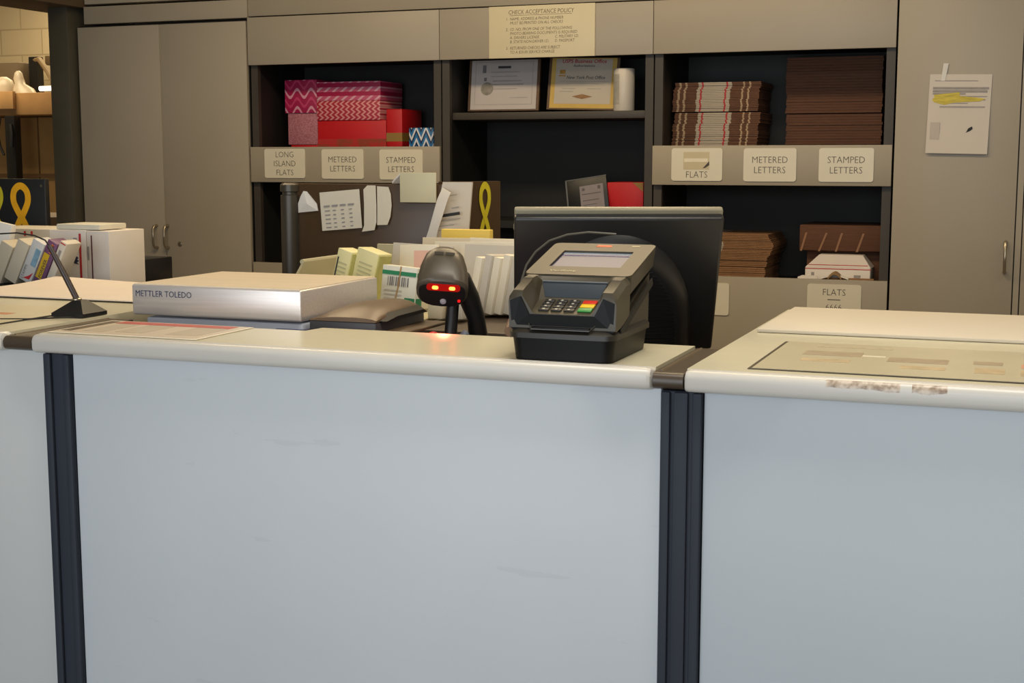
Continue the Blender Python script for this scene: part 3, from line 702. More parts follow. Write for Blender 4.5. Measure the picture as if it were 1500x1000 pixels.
def tns(bm): loft(bm, [[(-.062, -.004 * u, .108 - .106 * u), (.062, -.004 * u, .108 - .106 * u), (.06, -.004 * u + .0007, .108 - .106 * u), (-.06, -.004 * u + .0007, .108 - .106 * u)] for u in (0, .25, .5, .75, 1)])
part('sheet', PAPER2, tn, tns, M=Mt)
cells = [(-.048 + .025 * c + (0 if r else -.002), -.048 + .025 * c + (.016 if r == 0 or c == 0 else .009), .066 - .0115 * r, .069 - .0115 * r + (.002 if r == 0 else 0)) for r in range(6) for c in range(4)]
quads_part('printed_table', GREYP, tn, cells, (0, -.0046, 0), M=Mt)
sheet('receipt_strip', 'long receipt strip with folded corner on the brown partition', 'receipt', [(-1.734, 1.303), (-1.722, 1.314), (-1.697, 1.314), (-1.695, 1.26), (-1.694, 1.215), (-1.699, 1.193), (-1.737, 1.188), (-1.731, 1.205), (-1.732, 1.26)], PY - .004, PAPER2, .006)
sheet('receipt_strip', 'curved receipt to the right of the folded receipt strip', 'receipt', [(-1.693, 1.312), (-1.659, 1.310), (-1.652, 1.292), (-1.649, 1.26), (-1.652, 1.23), (-1.660, 1.208), (-1.691, 1.207), (-1.692, 1.25)], PY - .003, PAPER2, .006)
cc = thing('card_holder', 'blank off-white folded card clipped over the partition top', 'card', (-1.56, 3.385, 1.27))
pbox('front_card', mat('offwhite_card', (206, 198, 164), .5, var=.02), cc, -1.615, -1.509, 3.375, 3.379, 1.27, 1.349, bev=.001)
part('flap', PAPER, cc, lambda bm: loft(bm, [[(-1.615, 3.379, 1.349), (-1.53, 3.379, 1.349), (-1.53, 3.379, 1.344), (-1.615, 3.379, 1.344)], [(-1.650, 3.40, 1.325), (-1.60, 3.43, 1.325), (-1.60, 3.43, 1.3195), (-1.650, 3.40, 1.3195)]]))
# leaning papers at the partition corner
cp = thing('leaning_papers', 'tall typed forms leaning beside the yellow-green ribbon', 'papers', (-1.46, 3.33, RZ))
def lp2(bm):
    R = []
    for j in range(8):
        u = j / 7; z = 1.12 + .205 * u; dx = .02 * math.sin(u * PI * .5)
        R.append([(-1.525 + .045 * u, 3.345 + .01 * u, z), (-1.412 + .012 * u - .004, 3.36 + .015 * u, z), (-1.412 + .012 * u - .004, 3.366 + .015 * u, z), (-1.525 + .045 * u, 3.351 + .01 * u, z)])
    loft(bm, R)
part('form_stack', mat('form_paper', (206, 196, 180), .6, var=.04), cp, lp2)
part('curled_sheet', PAPER, cp, lambda bm: loft(bm, [[(-1.545, 3.34, 1.12), (-1.505, 3.335, 1.12), (-1.505, 3.337, 1.12), (-1.545, 3.342, 1.12)], [(-1.515, 3.34, 1.20), (-1.482, 3.325, 1.20), (-1.482, 3.327, 1.20), (-1.515, 3.342, 1.20)], [(-1.49, 3.34, 1.28), (-1.445, 3.31, 1.285), (-1.445, 3.312, 1.285), (-1.49, 3.342, 1.28)], [(-1.477, 3.345, 1.31), (-1.44, 3.315, 1.298), (-1.44, 3.317, 1.298), (-1.477, 3.347, 1.31)]]))
MF = Matrix.Translation((-1.452, 3.3455, 1.20)) @ Matrix.Rotation(math.radians(9), 4, 'Z') @ Matrix.Rotation(math.radians(-9), 4, 'Y')
quads_part('title_bar', BLK2, cp, [(-.028, .03, .036, .044)], (0, -.001, 0), M=MF)
quads_part('typed_lines', GREYP, cp, [(0, .03, .088, .090), (.01, .03, .054, .058), (-.03, .03, .026, .028), (-.032, .01, .012, .014), (-.034, -.01, .002, .004)], (0, -.001, 0), M=MF)

# ribbon magnets
def ribbon(label, M, m, s=1.0, group='yellow ribbon magnets', sx=1.0):
    path = []
    ctrl = [(-.026, -.075), (-.010, -.045), (.012, -.012), (.0265, .018), (.025, .045), (.013, .060), (0, .0645), (-.013, .060), (-.025, .045), (-.0265, .018), (-.012, -.012), (.010, -.045), (.026, -.075)]
    for i in range(len(ctrl) - 1):
        p0 = Vector(ctrl[max(i - 1, 0)]); p1 = Vector(ctrl[i]); p2 = Vector(ctrl[i + 1]); p3 = Vector(ctrl[min(i + 2, len(ctrl) - 1)])
        for k in range(4):
            t = k / 4; path.append(.5 * ((2 * p1) + (-p0 + p2) * t + (2 * p0 - 5 * p1 + 4 * p2 - p3) * t * t + (-p0 + 3 * p1 - 3 * p2 + p3) * t ** 3))
    path.append(Vector(ctrl[-1]))
    bm = B(); rings = []; n = len(path)
    for i, p in enumerate(path):
        d = (path[min(i + 1, n - 1)] - path[max(i - 1, 0)]).normalized(); q = Vector((-d.y, d.x)) * .0105
        y = -.0006 - .0012 * (i / n)
        a, b = p + q, p - q
        rings.append([(a.x, y, a.y), (b.x, y, b.y), (b.x, y + .0006, b.y), (a.x, y + .0006, a.y)])
    loft(bm, rings)
    o = finish('ribbon_magnet', bm, m, M=M @ Matrix.Diagonal((s * sx, 1, s, 1))); return tag(o, label, 'magnet', group)
YEL = mat('ribbon_yellow', (238, 172, 26), .45, var=.08, scale=30); YGR = mat('ribbon_yellow_green', (206, 190, 40), .45, var=.1, scale=30)
lpn = thing('desk_partition', 'black desk partition behind the books at far left', 'partition', (-3.1, 3.4, WZ))
pbox('panel', BLK, lpn, -3.40, -2.808, 3.40, 3.42, WZ + .001, 1.326, bev=.003)
part('screw', NICK, lpn, lambda bm: lathe(bm, [(.004, 0), (.004, .002)], n=10), M=Matrix.Translation((-2.822, 3.40, 1.305)) @ Matrix.Rotation(PI / 2, 4, 'X'))
ribbon('golden yellow ribbon magnet on the black partition at far left', Matrix.Translation((-2.90, 3.3995, 1.240)), YEL, 1.0)
ribbon('yellow-green ribbon magnet cut by the left edge of the photo', Matrix.Translation((-3.002, 3.3995, 1.245)), YGR, .95)
ang = math.atan2(.15, .105)
ribbon('yellow-green ribbon magnet on the brown partition return panel', Matrix.Translation((-1.4243, 3.5113, 1.255)) @ Matrix.Rotation(ang, 4, 'Z') @ Matrix.Translation((0, -.001, 0)), YGR, .92, sx=.55)

# ------------------------------------------------------------------ mail tray and letters
ty = thing('mail_tray', 'pale green plastic mail tray holding the letters', 'tray', (-1.37, 2.98, RZ))
TRAYM = mat('tray_plastic', (184, 176, 144), .45, var=.03)
TX0, TX1, TY0, TY1, TZ1 = -1.625, -1.275, 2.72, 3.22, 1.148
pbox('tray_floor', TRAYM, ty, TX0, TX1, TY0, TY1, RZ + .0005, RZ + .006)
part('end_wall', TRAYM, ty, lambda bm: loft(bm, [[(TX0, TY0, RZ + .006), (TX0 + .006, TY0, RZ + .006), (TX0 + .006, TY1, RZ + .006), (TX0, TY1, RZ + .006)], [(TX0 + .02, TY0 + .1, TZ1 - .004), (TX0 + .028, TY0 + .1, TZ1), (TX0 + .028, TY1, TZ1), (TX0 + .02, TY1, TZ1 - .004)]]))
pbox('back_wall', TRAYM, ty, TX0 + .02, TX1, TY1 - .008, TY1, RZ + .006, TZ1 + .02, bev=.003)
part('rim', TRAYM, ty, lambda bm: tube(bm, [(TX0 + .022, TY0 + .1, TZ1), (TX0 + .022, TY1 - .004, TZ1)], .006, 8))

def leaner(name, label, cat, x, y, z, w, h, t, tilt, yaw, roll, m, group=None, edge=None):
    M = Matrix.Translation((x, y, z)) @ Matrix.Rotation(math.radians(yaw), 4, 'Z') @ Matrix.Rotation(math.radians(-tilt), 4, 'X') @ Matrix.Rotation(math.radians(roll), 4, 'Y')
    th = thing(name, label, cat, (x, y, z), group)
    pbox('body', m, th, -w / 2, w / 2, 0, t, 0, h, bev=min(.0015, t * .3), M=M)
    return th, M
Z0 = RZ + .008
YGP = mat('pale_yellow_green_paper', (230, 222, 168), .6, var=.03); GRS = mat('green_edge_paper', (186, 182, 112), .6, var=.1, scale=60)
ENV = [mat('envelope_white', (232, 222, 200), .6, var=.03), mat('envelope_cream', (220, 206, 178), .6, var=.03), mat('envelope_grey', (202, 194, 180), .6, var=.03)]
G = 'letters standing in the mail tray'
# large envelopes at the back
for i, (x, y, w, h, yaw, roll, m, lab) in enumerate([
    (-1.335, 3.17, .25, .158, 4, 0, ENV[1], 'large cream envelope at the very back of the tray'),
    (-1.215, 3.13, .22, .160, -3, 1, ENV[0], 'large white envelope behind the scanner'),
    (-1.26, 3.09, .26, .155, 2, -1, ENV[0], 'wide white envelope with a bent top behind the scanner'),
    (-1.20, 3.05, .20, .150, 0, 1, ENV[2], 'grey-white envelope right of the scanner'),
    (-1.40, 3.02, .16, .150, 0, 2, ENV[2], 'grey-white envelope with a small dark mark')]):
    t, M = leaner('envelope', lab, 'envelope', x, y, Z0, w, h, .007, 8, yaw, roll, m, G)
    if i in (2, 3): quads_part('typed_lines', GREYP, t, [(.0, .09, h - .03, h - .027), (.0, .07, h - .042, h - .039)], (0, -.0008, 0), M=M)
    if i == 4: quads_part('logo', NAVY, t, [(-.028, -.02, h - .016, h - .011), (-.018, .02, h - .015, h - .013), (-.018, .01, h - .02, h - .018)], (0, -.0008, 0), M=M)
tag(pbox('yellow_pad', mat('yellow_pad', (236, 204, 96), .6, var=.03), None, -1.446, -1.311, 3.265, 3.29, WZ + .001, 1.206, bev=.002), 'bright yellow pad standing behind the envelopes', 'pad')
# fanned thin envelopes right of the scanner
for i in range(5):
    lab = ['first', 'second', 'third', 'fourth', 'fifth'][i] + ' slanted white letter counted from the scanner side, in front of the tray back'
    leaner('envelope', lab, 'envelope', -1.215 + .021 * i, 2.90 + .004 * i, RZ + .0075 + .002, .0185, .132 + .006 * (i % 2), .10, 3, -12, 10, ENV[(i * 2) % 3 if i != 2 else 0], 'fanned letters right of the scanner')
wrp, M = leaner('wrapped_bundle', 'shiny plastic-wrapped letter bundle next to the monitor', 'bundle', -1.078, 2.93, RZ + .0075, .055, .150, .12, 2, -8, 5, mat('plastic_wrap', (214, 206, 184), .18, var=.06, scale=40), None)
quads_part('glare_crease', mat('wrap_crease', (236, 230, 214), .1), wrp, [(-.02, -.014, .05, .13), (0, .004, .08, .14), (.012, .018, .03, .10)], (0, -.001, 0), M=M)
# yellow-green bundles and pink letter
for x, w, lab in ((-1.547, .042, 'narrow pale yellow-green letter bundle at the tray end'), (-1.487, .064, 'wider pale yellow-green letter bundle with a green side')):
    t, M = leaner('letter_bundle', lab, 'bundle', x, 2.86, RZ + .0075, w, .148, .05, 3, -14, 14, YGP, 'yellow-green letter bundles')
    pbox('bundle_side', GRS, t, w / 2 + .0002, w / 2 + .003, .004, .046, .004, .144, M=M)
    quads_part('typed_lines', mat('pale_print', (196, 192, 150), .7), t, [(-w * .3, w * .35, .115 - .010 * k, .118 - .010 * k) for k in range(5)], (0, -.0008, 0), M=M)
    if w < .05: quads_part('dark_stripe', DARKP, t, [(-.017, -.013, .07, .128)], (0, -.0008, 0), M=M)
t, M = leaner('envelope', 'white letter with pink panel behind the green-striped bundle', 'envelope', -1.375, 2.965, Z0, .105, .152, .008, 6, -6, -2, ENV[0], G)
quads_part('pink_panel', mat('pink_panel', (232, 186, 168), .6), t, [(-.012, .05, .09, .138)], (0, -.0008, 0), M=M)
# green striped bundle with a rubber band
t, M = leaner('letter_bundle', 'rubber-banded white bundle with green stripe and barcode', 'bundle', -1.332, 2.755, RZ + .0075, .088, .118, .035, 4, -4, 4, mat('bundle_white', (228, 224, 206), .6, var=.02))
GRN = mat('label_green', (40, 132, 88), .55, var=.08)
quads_part('green_stripe', GRN, t, [(-.043, .043, .098, .107), (.018, .0435, .01, .05)], (0, -.001, 0), M=M)
pbox('green_side', GRN, t, .0442, .0448, .004, .03, .005, .05, M=M); pbox('green_side', GRN, t, .0442, .0448, .002, .033, .098, .107, M=M)
quads_part('barcode', mat('barcode_grey', (120, 112, 112), .7), t, [(-.028 + .005 * k, -.028 + .005 * k + (.003 if k % 3 else .0015), .074, .094) for k in range(11)], (0, -.001, 0), M=M)
quads_part('typed_lines', mat('bundle_print', (196, 190, 178), .7), t, [(-.035, .01, .062 - .009 * k, .065 - .009 * k) for k in range(5)], (0, -.001, 0), M=M)
part('rubber_band', mat('rubber_band', (176, 140, 92), .6), t, lambda bm: tube(bm, [(.004, -.0022, .118), (.0, -.0022, .07), (-.012, -.0022, .0)], .0016, 6), M=M)
tag(pbox('letter_block', ENV[1], None, -1.27, -1.235, 2.79, 2.88, RZ + .0075, 1.075, bev=.002), 'low cream letter block between the striped bundle and the scanner stand', 'letters')
tag(pbox('letter_block', ENV[2], None, -1.228, -1.19, 2.80, 2.88, RZ + .0075, 1.07, bev=.002), 'low grey letter block just behind the scanner stand', 'letters')
sp = thing('book', 'purple and grey book lying behind the letters next to the monitor', 'book', (-1.19, 3.35, 1.0))
pbox('cover', mat('purple_cover', (128, 92, 128), .5), sp, -1.255, -1.10, 3.3, 3.42, 1.185, 1.205, bev=.002)
pbox('cover', mat('grey_cover', (150, 146, 130), .5), sp, -1.26, -1.11, 3.3, 3.42, 1.2055, 1.222, bev=.002)
tag(pbox('book_stand', CARC, None, -1.26, -1.10, 3.3, 3.45, WZ + .001, 1.1845, bev=.002), 'dark block under the purple book behind the letters', 'block')

# ------------------------------------------------------------------ postal scale
sc = thing('postal_scale', 'stainless steel postal scale with METTLER TOLEDO on its front', 'scale', (-1.52, 2.48, WZ))
SX0, SX1, SY0, SY1 = -1.716, -1.326, 2.325, 2.655
pbox('platform', [STEEL], sc, SX0, SX1, SY0, SY1, 1.0725, 1.134, bev=.004, seg=3)
pbox('housing', mat('scale_housing', (176, 180, 192), .4), sc, SX0 + .03, SX1 - .0, SY0 + .006, SY1 - .03, WZ + .0005, 1.0685, bev=.004)
pbox('skid', mat('scale_blue', (70, 76, 110), .4), sc, SX1 - .06, SX1 + .006, SY0 + .0, SY0 + .1, WZ + .001, 1.058, bev=.003)
pbox('top_plate', mat('scale_top', (226, 210, 184), .38, metal=.1, var=.06, scale=5, stretch=(1, 12, 1)), sc, SX0 + .004, SX1 - .004, SY0 + .004, SY1 - .004, 1.134, 1.1355)
lettering('lettering', NAVY, sc, [('METTLER TOLEDO', SX0 + .009, 1.1105, .0175, 'LEFT')], (0, SY0 - .0006, 0), thin=-.002, sx=.92)

# printer with curved lid
pr = thing('label_printer', 'low dark label printer with curved brown lid beside the scale', 'printer', (-1.24, 2.45, WZ))
part('printer_body', mat('printer_body', (66, 64, 68), .45), pr, lambda bm: box(bm, -1.316, -1.172, 2.337, 2.56, WZ + .001, 1.076, bev=.004))
def lidp(bm):
    R = []
    for u, hz in ((0, .05), (.12, .45), (.3, .85), (.5, 1), (.7, 1), (.85, .86), (.95, .6), (1, .3)):
        x = -1.3155 + .143 * u; a = .028 * hz
        R.append([(x, 2.338, 1.0762), (x, 2.340, 1.0775 + a * .25), (x, 2.37, 1.077 + a * .72), (x, 2.42, 1.077 + a * .95), (x, 2.48, 1.077 + a), (x, 2.54, 1.077 + a * .9), (x, 2.558, 1.0762)])
    loft(bm, R)
part('lid', mat('printer_lid', (104, 84, 64), .4), pr, lidp, smooth=50)
part('paper_slot', BLK2, pr, lambda bm: loft(bm, [[(-1.178, y, z) for y, z in ((2.35, 1.079), (2.40, 1.090), (2.54, 1.092), (2.555, 1.079))], [(-1.160, y, z) for y, z in ((2.36, 1.077), (2.41, 1.083), (2.53, 1.084), (2.55, 1.077))]]))
pbox('output_tray', mat('printer_tray', (92, 74, 54), .45), pr, -1.171, -1.12, 2.38, 2.56, 1.052, 1.058, bev=.002)

# ------------------------------------------------------------------ barcode scanner on stand
sn = thing('barcode_scanner', 'black handheld barcode scanner with glowing red window on a stand', 'scanner', (-1.09, 2.53, WZ))
Ms = Matrix.Translation((-1.088, 2.46, 1.130)) @ Matrix.Rotation(math.radians(20), 4, 'Z') @ Matrix.Rotation(math.radians(36), 4, 'X') @ Matrix.Rotation(math.radians(5), 4, 'Y')
def ell(y, w, hu, hd, zc, n=24, p=2.6):
    out = []
    for k in range(n):
        a = 2 * PI * k / n; c, s = math.cos(a), math.sin(a)
        out.append((w * math.copysign(abs(c) ** (2 / p), c), y, zc + (hu if s > 0 else hd) * math.copysign(abs(s) ** (2 / p), s)))
    return out
def head(bm):
    loft(bm, [ell(.0, .046, .024, .040, 0, p=2.4), ell(.004, .051, .029, .045, 0, p=2.6), ell(.022, .0505, .034, .040, .001, p=2.8), ell(.05, .047, .037, .030, .004, p=2.8), ell(.078, .040, .036, .024, .006, p=2.6), ell(.096, .028, .026, .02, .006), ell(.104, .012, .012, .012, .006)])
part('head', mat('scanner_shell', (78, 70, 58), .38), sn, head, M=Ms)
part('window', BLK2, sn, lambda bm: loft(bm, [ell(-.0015, .0455, .021, .038, -.002), ell(.002, .046, .024, .039, -.002)]), M=Ms)
part('red_window', mat('red_window', (60, 4, 4), .2, emit=(220, 14, 8), estr=.5), sn, lambda bm: prism(bm, rrect(.066, .017, .007, 4, .002, .010), 'y', -.0028, -.0012), M=Ms)
LED = mat('red_led', (255, 60, 20), .3, emit=(255, 80, 30), estr=14.0)
for dx in (-.014, .019):
    part('led', LED, sn, lambda bm: prism(bm, rrect(.012, .008, .0035, 4, dx, .010), 'y', -.0042, -.0027), M=Ms)
part('led', mat('red_led_small', (190, 20, 24), .3, emit=(220, 20, 20), estr=1.2), sn, lambda bm: prism(bm, rrect(.006, .006, .0028, 4, .034, -.022), 'y', -.0036, -.0012), M=Ms)
part('lens', mat('lens_glass', (196, 196, 204), .1), sn, lambda bm: lathe(bm, [(.0065, 0), (.006, .003), (.001, .0045)], n=14), M=Ms @ Matrix.Translation((.003, -.001, -.026)) @ Matrix.Rotation(PI / 2, 4, 'X'))
quads_part('maker_mark', BLK2, sn, [(-.02, -.002, -.004, .004), (.002, .02, -.004, .004)], (0, 0, 0), u=X_, v=Y_, M=Ms @ Matrix.Translation((.0, .062, .0430)))
pts = [(-1.075, 2.52, 1.135), (-1.07, 2.545, 1.10), (-1.062, 2.57, 1.06), (-1.06, 2.57, 1.0), (-1.06, 2.57, WZ + .002)]
sl = bpy.data.lights.new('scanner_beam', 'SPOT'); sl.energy = 5.0; sl.color = (1.0, .10, .05); sl.spot_size = math.radians(46); sl.spot_blend = .8; sl.shadow_soft_size = .008
slo = bpy.data.objects.new('scanner_beam', sl); COL.objects.link(slo)
slo.matrix_world = Ms @ Matrix.Translation((.003, -.006, .010)) @ Matrix.Rotation(math.radians(-90), 4, 'X')
part('grip', BLK, sn, lambda bm: tube(bm, [(-1.07, 2.50, 1.15), (-1.058, 2.525, 1.11), (-1.052, 2.545, 1.07), (-1.050, 2.555, 1.02)], [.024, .021, .018, .02], 14))
part('stand_neck', BLK, sn, lambda bm: tube(bm, [(-1.084, 2.505, 1.112), (-1.083, 2.495, 1.07), (-1.082, 2.48, 1.02), (-1.08, 2.48, WZ + .01)], .0125, 12))
part('stand_base', BLK, sn, lambda bm: lathe(bm, [(.055, 0), (.055, .006), (.03, .014), (.012, .018)], (-1.075, 2.52, WZ + .001), 24))
part('knob', mat('red_knob', (196, 30, 34), .35), sn, lambda bm: lathe(bm, [(.001, 0), (.010, .003), (.011, .01), (.006, .016), (.001, .017)], (-1.108, 2.46, 1.032), 14))
part('knob', mat('white_knob', (206, 206, 214), .3), sn, lambda bm: lathe(bm, [(.001, 0), (.010, .003), (.010, .010), (.005, .015), (.001, .016)], (-1.087, 2.455, 1.028), 14))
part('knob', mat('grey_knob', (96, 106, 120), .3), sn, lambda bm: lathe(bm, [(.001, 0), (.009, .003), (.009, .012), (.004, .018), (.001, .019)], (-1.045, 2.47, 1.034), 14))

# ------------------------------------------------------------------ monitor seen from behind
mo = thing('monitor', 'black computer monitor seen from behind, tilted, behind the card terminal', 'monitor', (-.78, 2.66, WZ))
yaw = math.radians(20.95)
Rv = Vector((math.cos(yaw), math.sin(yaw), 0)); Fv = Vector((-math.sin(yaw), math.cos(yaw), 0))
topc = Vector((-.7505, 2.532, 1.2735))
Mm = Matrix.Translation(topc) @ Matrix.Rotation(yaw, 4, 'Z') @ Matrix.Rotation(math.radians(27), 4, 'X')
SHELL = mat('monitor_shell', (34, 34, 36), .36, var=.06)
HM = .305
pbox('shell', SHELL, mo, -.2005, .2005, 0, .022, -HM, 0, bev=.006, seg=3, M=Mm)
pbox('bezel', mat('bezel_grey', (132, 126, 106), .4), mo, -.2, .2, .018, .034, -HM + .001, .008, bev=.004, M=Mm)
def bulge(bm):
    def ring(y, s, w=.155, h=.25):
        pts = []
        for k in range(25):
            a = PI * k / 24; pts.append((w * s * math.cos(a), y, -HM + .02 + (h * s) * math.sin(a) ** .8))
        pts.append((-w * s, y, -HM + .01)); pts.append((w * s, y, -HM + .01)); return pts
    loft(bm, [ring(.002, 1.0), ring(-.008, .97), ring(-.02, .90), ring(-.026, .82)])
part('rear_housing', SHELL, mo, bulge, M=Mm)
def ribs(bm):
    for k in range(22):
        zz = -HM + .025 + k * .0085; u = (zz + HM - .02) / (.25 * .82)
        if u >= .97: continue
        hw = .155 * .8 * math.sqrt(max(0, 1 - u ** 2.4)) * .97
        if hw > .01: box(bm, -hw, hw, -.0275, -.024, zz, zz + .0045)
v = part('vent_slats', BLK2, mo, ribs, M=Mm); v['kind'] = 'stuff'
bm = B(); c0 = topc + Fv * .13 + Vector((0, 0, -.16))
box(bm, -.03, .03, .0, .03, -.16, .0, bev=.006); finish('stand_neck', bm, BLK, mo, M=Matrix.Translation((topc.x - .02, topc.y + .12, 1.155)) @ Matrix.Rotation(yaw, 4, 'Z'))
part('stand_foot', BLK, mo, lambda bm: box(bm, -.11, .11, -.06, .12, 0, .012, bev=.005), M=Matrix.Translation((topc.x - .045, topc.y + .17, WZ + .001)) @ Matrix.Rotation(yaw, 4, 'Z'))
part('cable', mat('grey_cable', (92, 88, 78), .5), mo, lambda bm: tube(bm, [(-.905, 2.40, 1.12), (-.90, 2.40, 1.16), (-.89, 2.40, 1.19), (-.872, 2.40, 1.215), (-.845, 2.40, 1.236), (-.81, 2.40, 1.248), (-.77, 2.40, 1.253), (-.72, 2.41, 1.25)], .0022, 6))

# ------------------------------------------------------------------ card terminal
ctm = thing('card_terminal', 'black card payment terminal with colour keys and blue-grey screen on the middle counter', 'card terminal', (-.695, 2.13, CT))
TB = mat('terminal_brown_black', (44, 40, 33), .42, var=.06); TD = mat('terminal_black', (9, 8, 8), .45, spec=.25); TT = mat('terminal_top', (64, 57, 42), .42, var=.04)
tx0, tx1 = -.782, -.606; tc = (tx0 + tx1) / 2; tw = tx1 - tx0
# base
part('base', TD, ctm, lambda bm: loft(bm, [[(x, y, CT + .0005) for x, y in rrect(tw - .014, .205, .018, 4, tc, 2.13)], [(x, y, CT + .036) for x, y in rrect(tw - .006, .213, .02, 4, tc, 2.13)]]))
part('base_rim', TB, ctm, lambda bm: loft(bm, [[(x, y, CT + .036) for x, y in rrect(tw + .002, .22, .02, 4, tc, 2.13)], [(x, y, CT + .044) for x, y in rrect(tw + .002, .22, .02, 4, tc, 2.13)], [(x, y, CT + .050) for x, y in rrect(tw - .012, .206, .018, 4, tc, 2.132)]]))
# neck: slanted block between base and head
part('neck', TB, ctm, lambda bm: prism(bm, [(2.035, CT + .044), (2.24, CT + .044), (2.245, CT + .125), (2.10, CT + .075), (2.04, CT + .055)], 'x', tx0 + .006, tx1 - .006))
# keypad block with raised side wings (trough shape)
def kp(bm):
    def sec(y, zl, zk, zb, inset):
        a, b = tx0, tx1
        return [(a, y, zb), (b, y, zb), (b + .001, y, zl - .010), (b - .006, y, zl), (b - .022, y, zl), (b - .036 - inset, y, zk), (a + .036 + inset, y, zk), (a + .022, y, zl), (a + .006, y, zl), (a - .001, y, zl - .010)]
    loft(bm, [sec(2.030, 1.172, 1.144, 1.121, .004), sec(2.034, 1.180, 1.146, 1.119, .0), sec(2.078, 1.194, 1.161, 1.128, -.004), sec(2.0801, 1.196, 1.1625, 1.128, -.004), sec(2.098, 1.198, 1.190, 1.134, -.004), sec(2.106, 1.200, 1.199, 1.137, -.004)])
part('keypad_block', TT, ctm, kp)
part('keypad_front', TD, ctm, lambda bm: loft(bm, [[(tx0 + .004, 2.031, 1.118), (tx1 - .004, 2.031, 1.118), (tx1 - .002, 2.0275, 1.164), (tx1 - .02, 2.0275, 1.171), (tx1 - .034, 2.0275, 1.143), (tx0 + .034, 2.0275, 1.143), (tx0 + .02, 2.0275, 1.171), (tx0 + .002, 2.0275, 1.164)], [(tx0 + .004, 2.04, 1.118), (tx1 - .004, 2.04, 1.118), (tx1 - .002, 2.035, 1.164), (tx1 - .02, 2.035, 1.171), (tx1 - .034, 2.035, 1.143), (tx0 + .034, 2.035, 1.143), (tx0 + .02, 2.035, 1.171), (tx0 + .002, 2.035, 1.164)]]))
part('privacy_visor', mat('visor_slate', (52, 60, 68), .3), ctm, lambda bm: loft(bm, [[(tc - .046, 2.0815, 1.1655), (tc + .046, 2.0815, 1.1655), (tc + .046, 2.0825, 1.1665), (tc - .046, 2.0825, 1.1665)], [(tc - .055, 2.0955, 1.1895), (tc + .055, 2.0955, 1.1895), (tc + .055, 2.0975, 1.191), (tc - .055, 2.0975, 1.191)]]))
part('visor_edge', mat('visor_edge', (112, 116, 116), .3), ctm, lambda bm: tube(bm, [(tc - .055, 2.095, 1.190), (tc + .055, 2.095, 1.190)], .0014, 6))
part('card_slot', TD, ctm, lambda bm: box(bm, tc - .048, tc + .048, 2.021, 2.035, 1.121, 1.1245, bev=.001))
part('slot_lip', mat('slot_lip', (56, 54, 50), .35), ctm, lambda bm: tube(bm, [(tc - .055, 2.030, 1.128), (tc - .048, 2.021, 1.1205), (tc + .048, 2.021, 1.1205), (tc + .055, 2.030, 1.128)], .0013, 6))
# keys
kd = (Vector((0, .044, .0155))).normalized(); kn = Vector((0, -kd.z, kd.y))
def keyM(u, v): return Matrix.Translation(Vector((tc + u, 2.036, 1.1470)) + kd * v) @ Matrix.Rotation(math.atan2(kd.z, kd.y), 4, 'X')
KD = mat('key_dark', (40, 37, 33), .45)
for r in range(4):
    for c in range(3):
        k = part('key', KD, ctm, lambda bm: box(bm, -.0085, .0085, -.0042, .0042, 0, .0022, bev=.001), M=keyM(-.034 + .021 * c, .006 + .0108 * r))
        quads_part('legend', mat('key_legend', (170, 164, 150), .5), k, [(-.002, .002, -.002, .002)], (0, 0, .0023), u=X_, v=Y_, M=keyM(-.034 + .021 * c, .006 + .0108 * r))
for col, v, hgt in (((40, 132, 52), .008, .0062), ((236, 190, 24), .0225, .0062), ((206, 44, 22), .036, .0058)):
    k = part('key', mat('key_%d' % col[0], col, .4), ctm, lambda bm: box(bm, -.0115, .0115, -hgt, hgt, 0, .0026, bev=.001), M=keyM(.034, v)); k['label'] = 'coloured function key'
# display head
hs = Vector((0, 2.262 - 2.104, 1.2415 - 1.2005)); hd_ = hs.normalized(); ha = math.atan2(hd_.z, hd_.y); HL = hs.length
Mh = Matrix.Translation((tc, 2.104, 1.2005)) @ Matrix.Rotation(ha, 4, 'X')
part('display_head', TB, ctm, lambda bm: loft(bm, [[(x, y, -.034) for x, y in rrect(tw - .008, HL - .004, .010, 3, 0, HL / 2)], [(x, y, -.004) for x, y in rrect(tw + .004, HL, .010, 3, 0, HL / 2)]]), M=Mh)
def facep(bm):
    o = rrect(tw + .004, HL, .010, 3, 0, HL / 2); i = rrect(.122, .082, .002, 3, 0, HL * .50)
    A = [bm.verts.new((x, y, 0)) for x, y in o]; C = [bm.verts.new((x, y, 0)) for x, y in i]; D = [bm.verts.new((x, y, -.004)) for x, y in i]; E = [bm.verts.new((x, y, -.004)) for x, y in o]
    n = len(o)
    for k in range(n):
        j = (k + 1) % n
        bm.faces.new((A[k], A[j], C[j], C[k])); bm.faces.new((C[k], C[j], D[j], D[k])); bm.faces.new((A[j], A[k], E[k], E[j]))
part('bezel', TT, ctm, facep, M=Mh)
part('screen', mat('lcd_screen', (60, 59, 84), .3, var=.03, emit=(150, 146, 172), estr=.12), ctm, lambda bm: box(bm, -.0605, .0605, HL * .5 - .0405, HL * .5 + .032, -.006, -.0036), M=Mh)
part('screen_bar', mat('lcd_bar', (44, 46, 96), .25, emit=(70, 74, 130), estr=.12), ctm, lambda bm: box(bm, -.0605, .0605, HL * .5 + .024, HL * .5 + .031, -.0035, -.0030), M=Mh)
part('screen_top', mat('lcd_top', (132, 144, 160), .25), ctm, lambda bm: box(bm, -.0605, .0605, HL * .5 + .0312, HL * .5 + .0405, -.006, -.0034), M=Mh)
part('orange_logo', mat('orange_logo', (226, 104, 62), .5), ctm, lambda bm: prism(bm, [(-.012, .145), (.016, .145), (.014, .153), (-.010, .153)], 'z', .0, .0006), M=Mh)
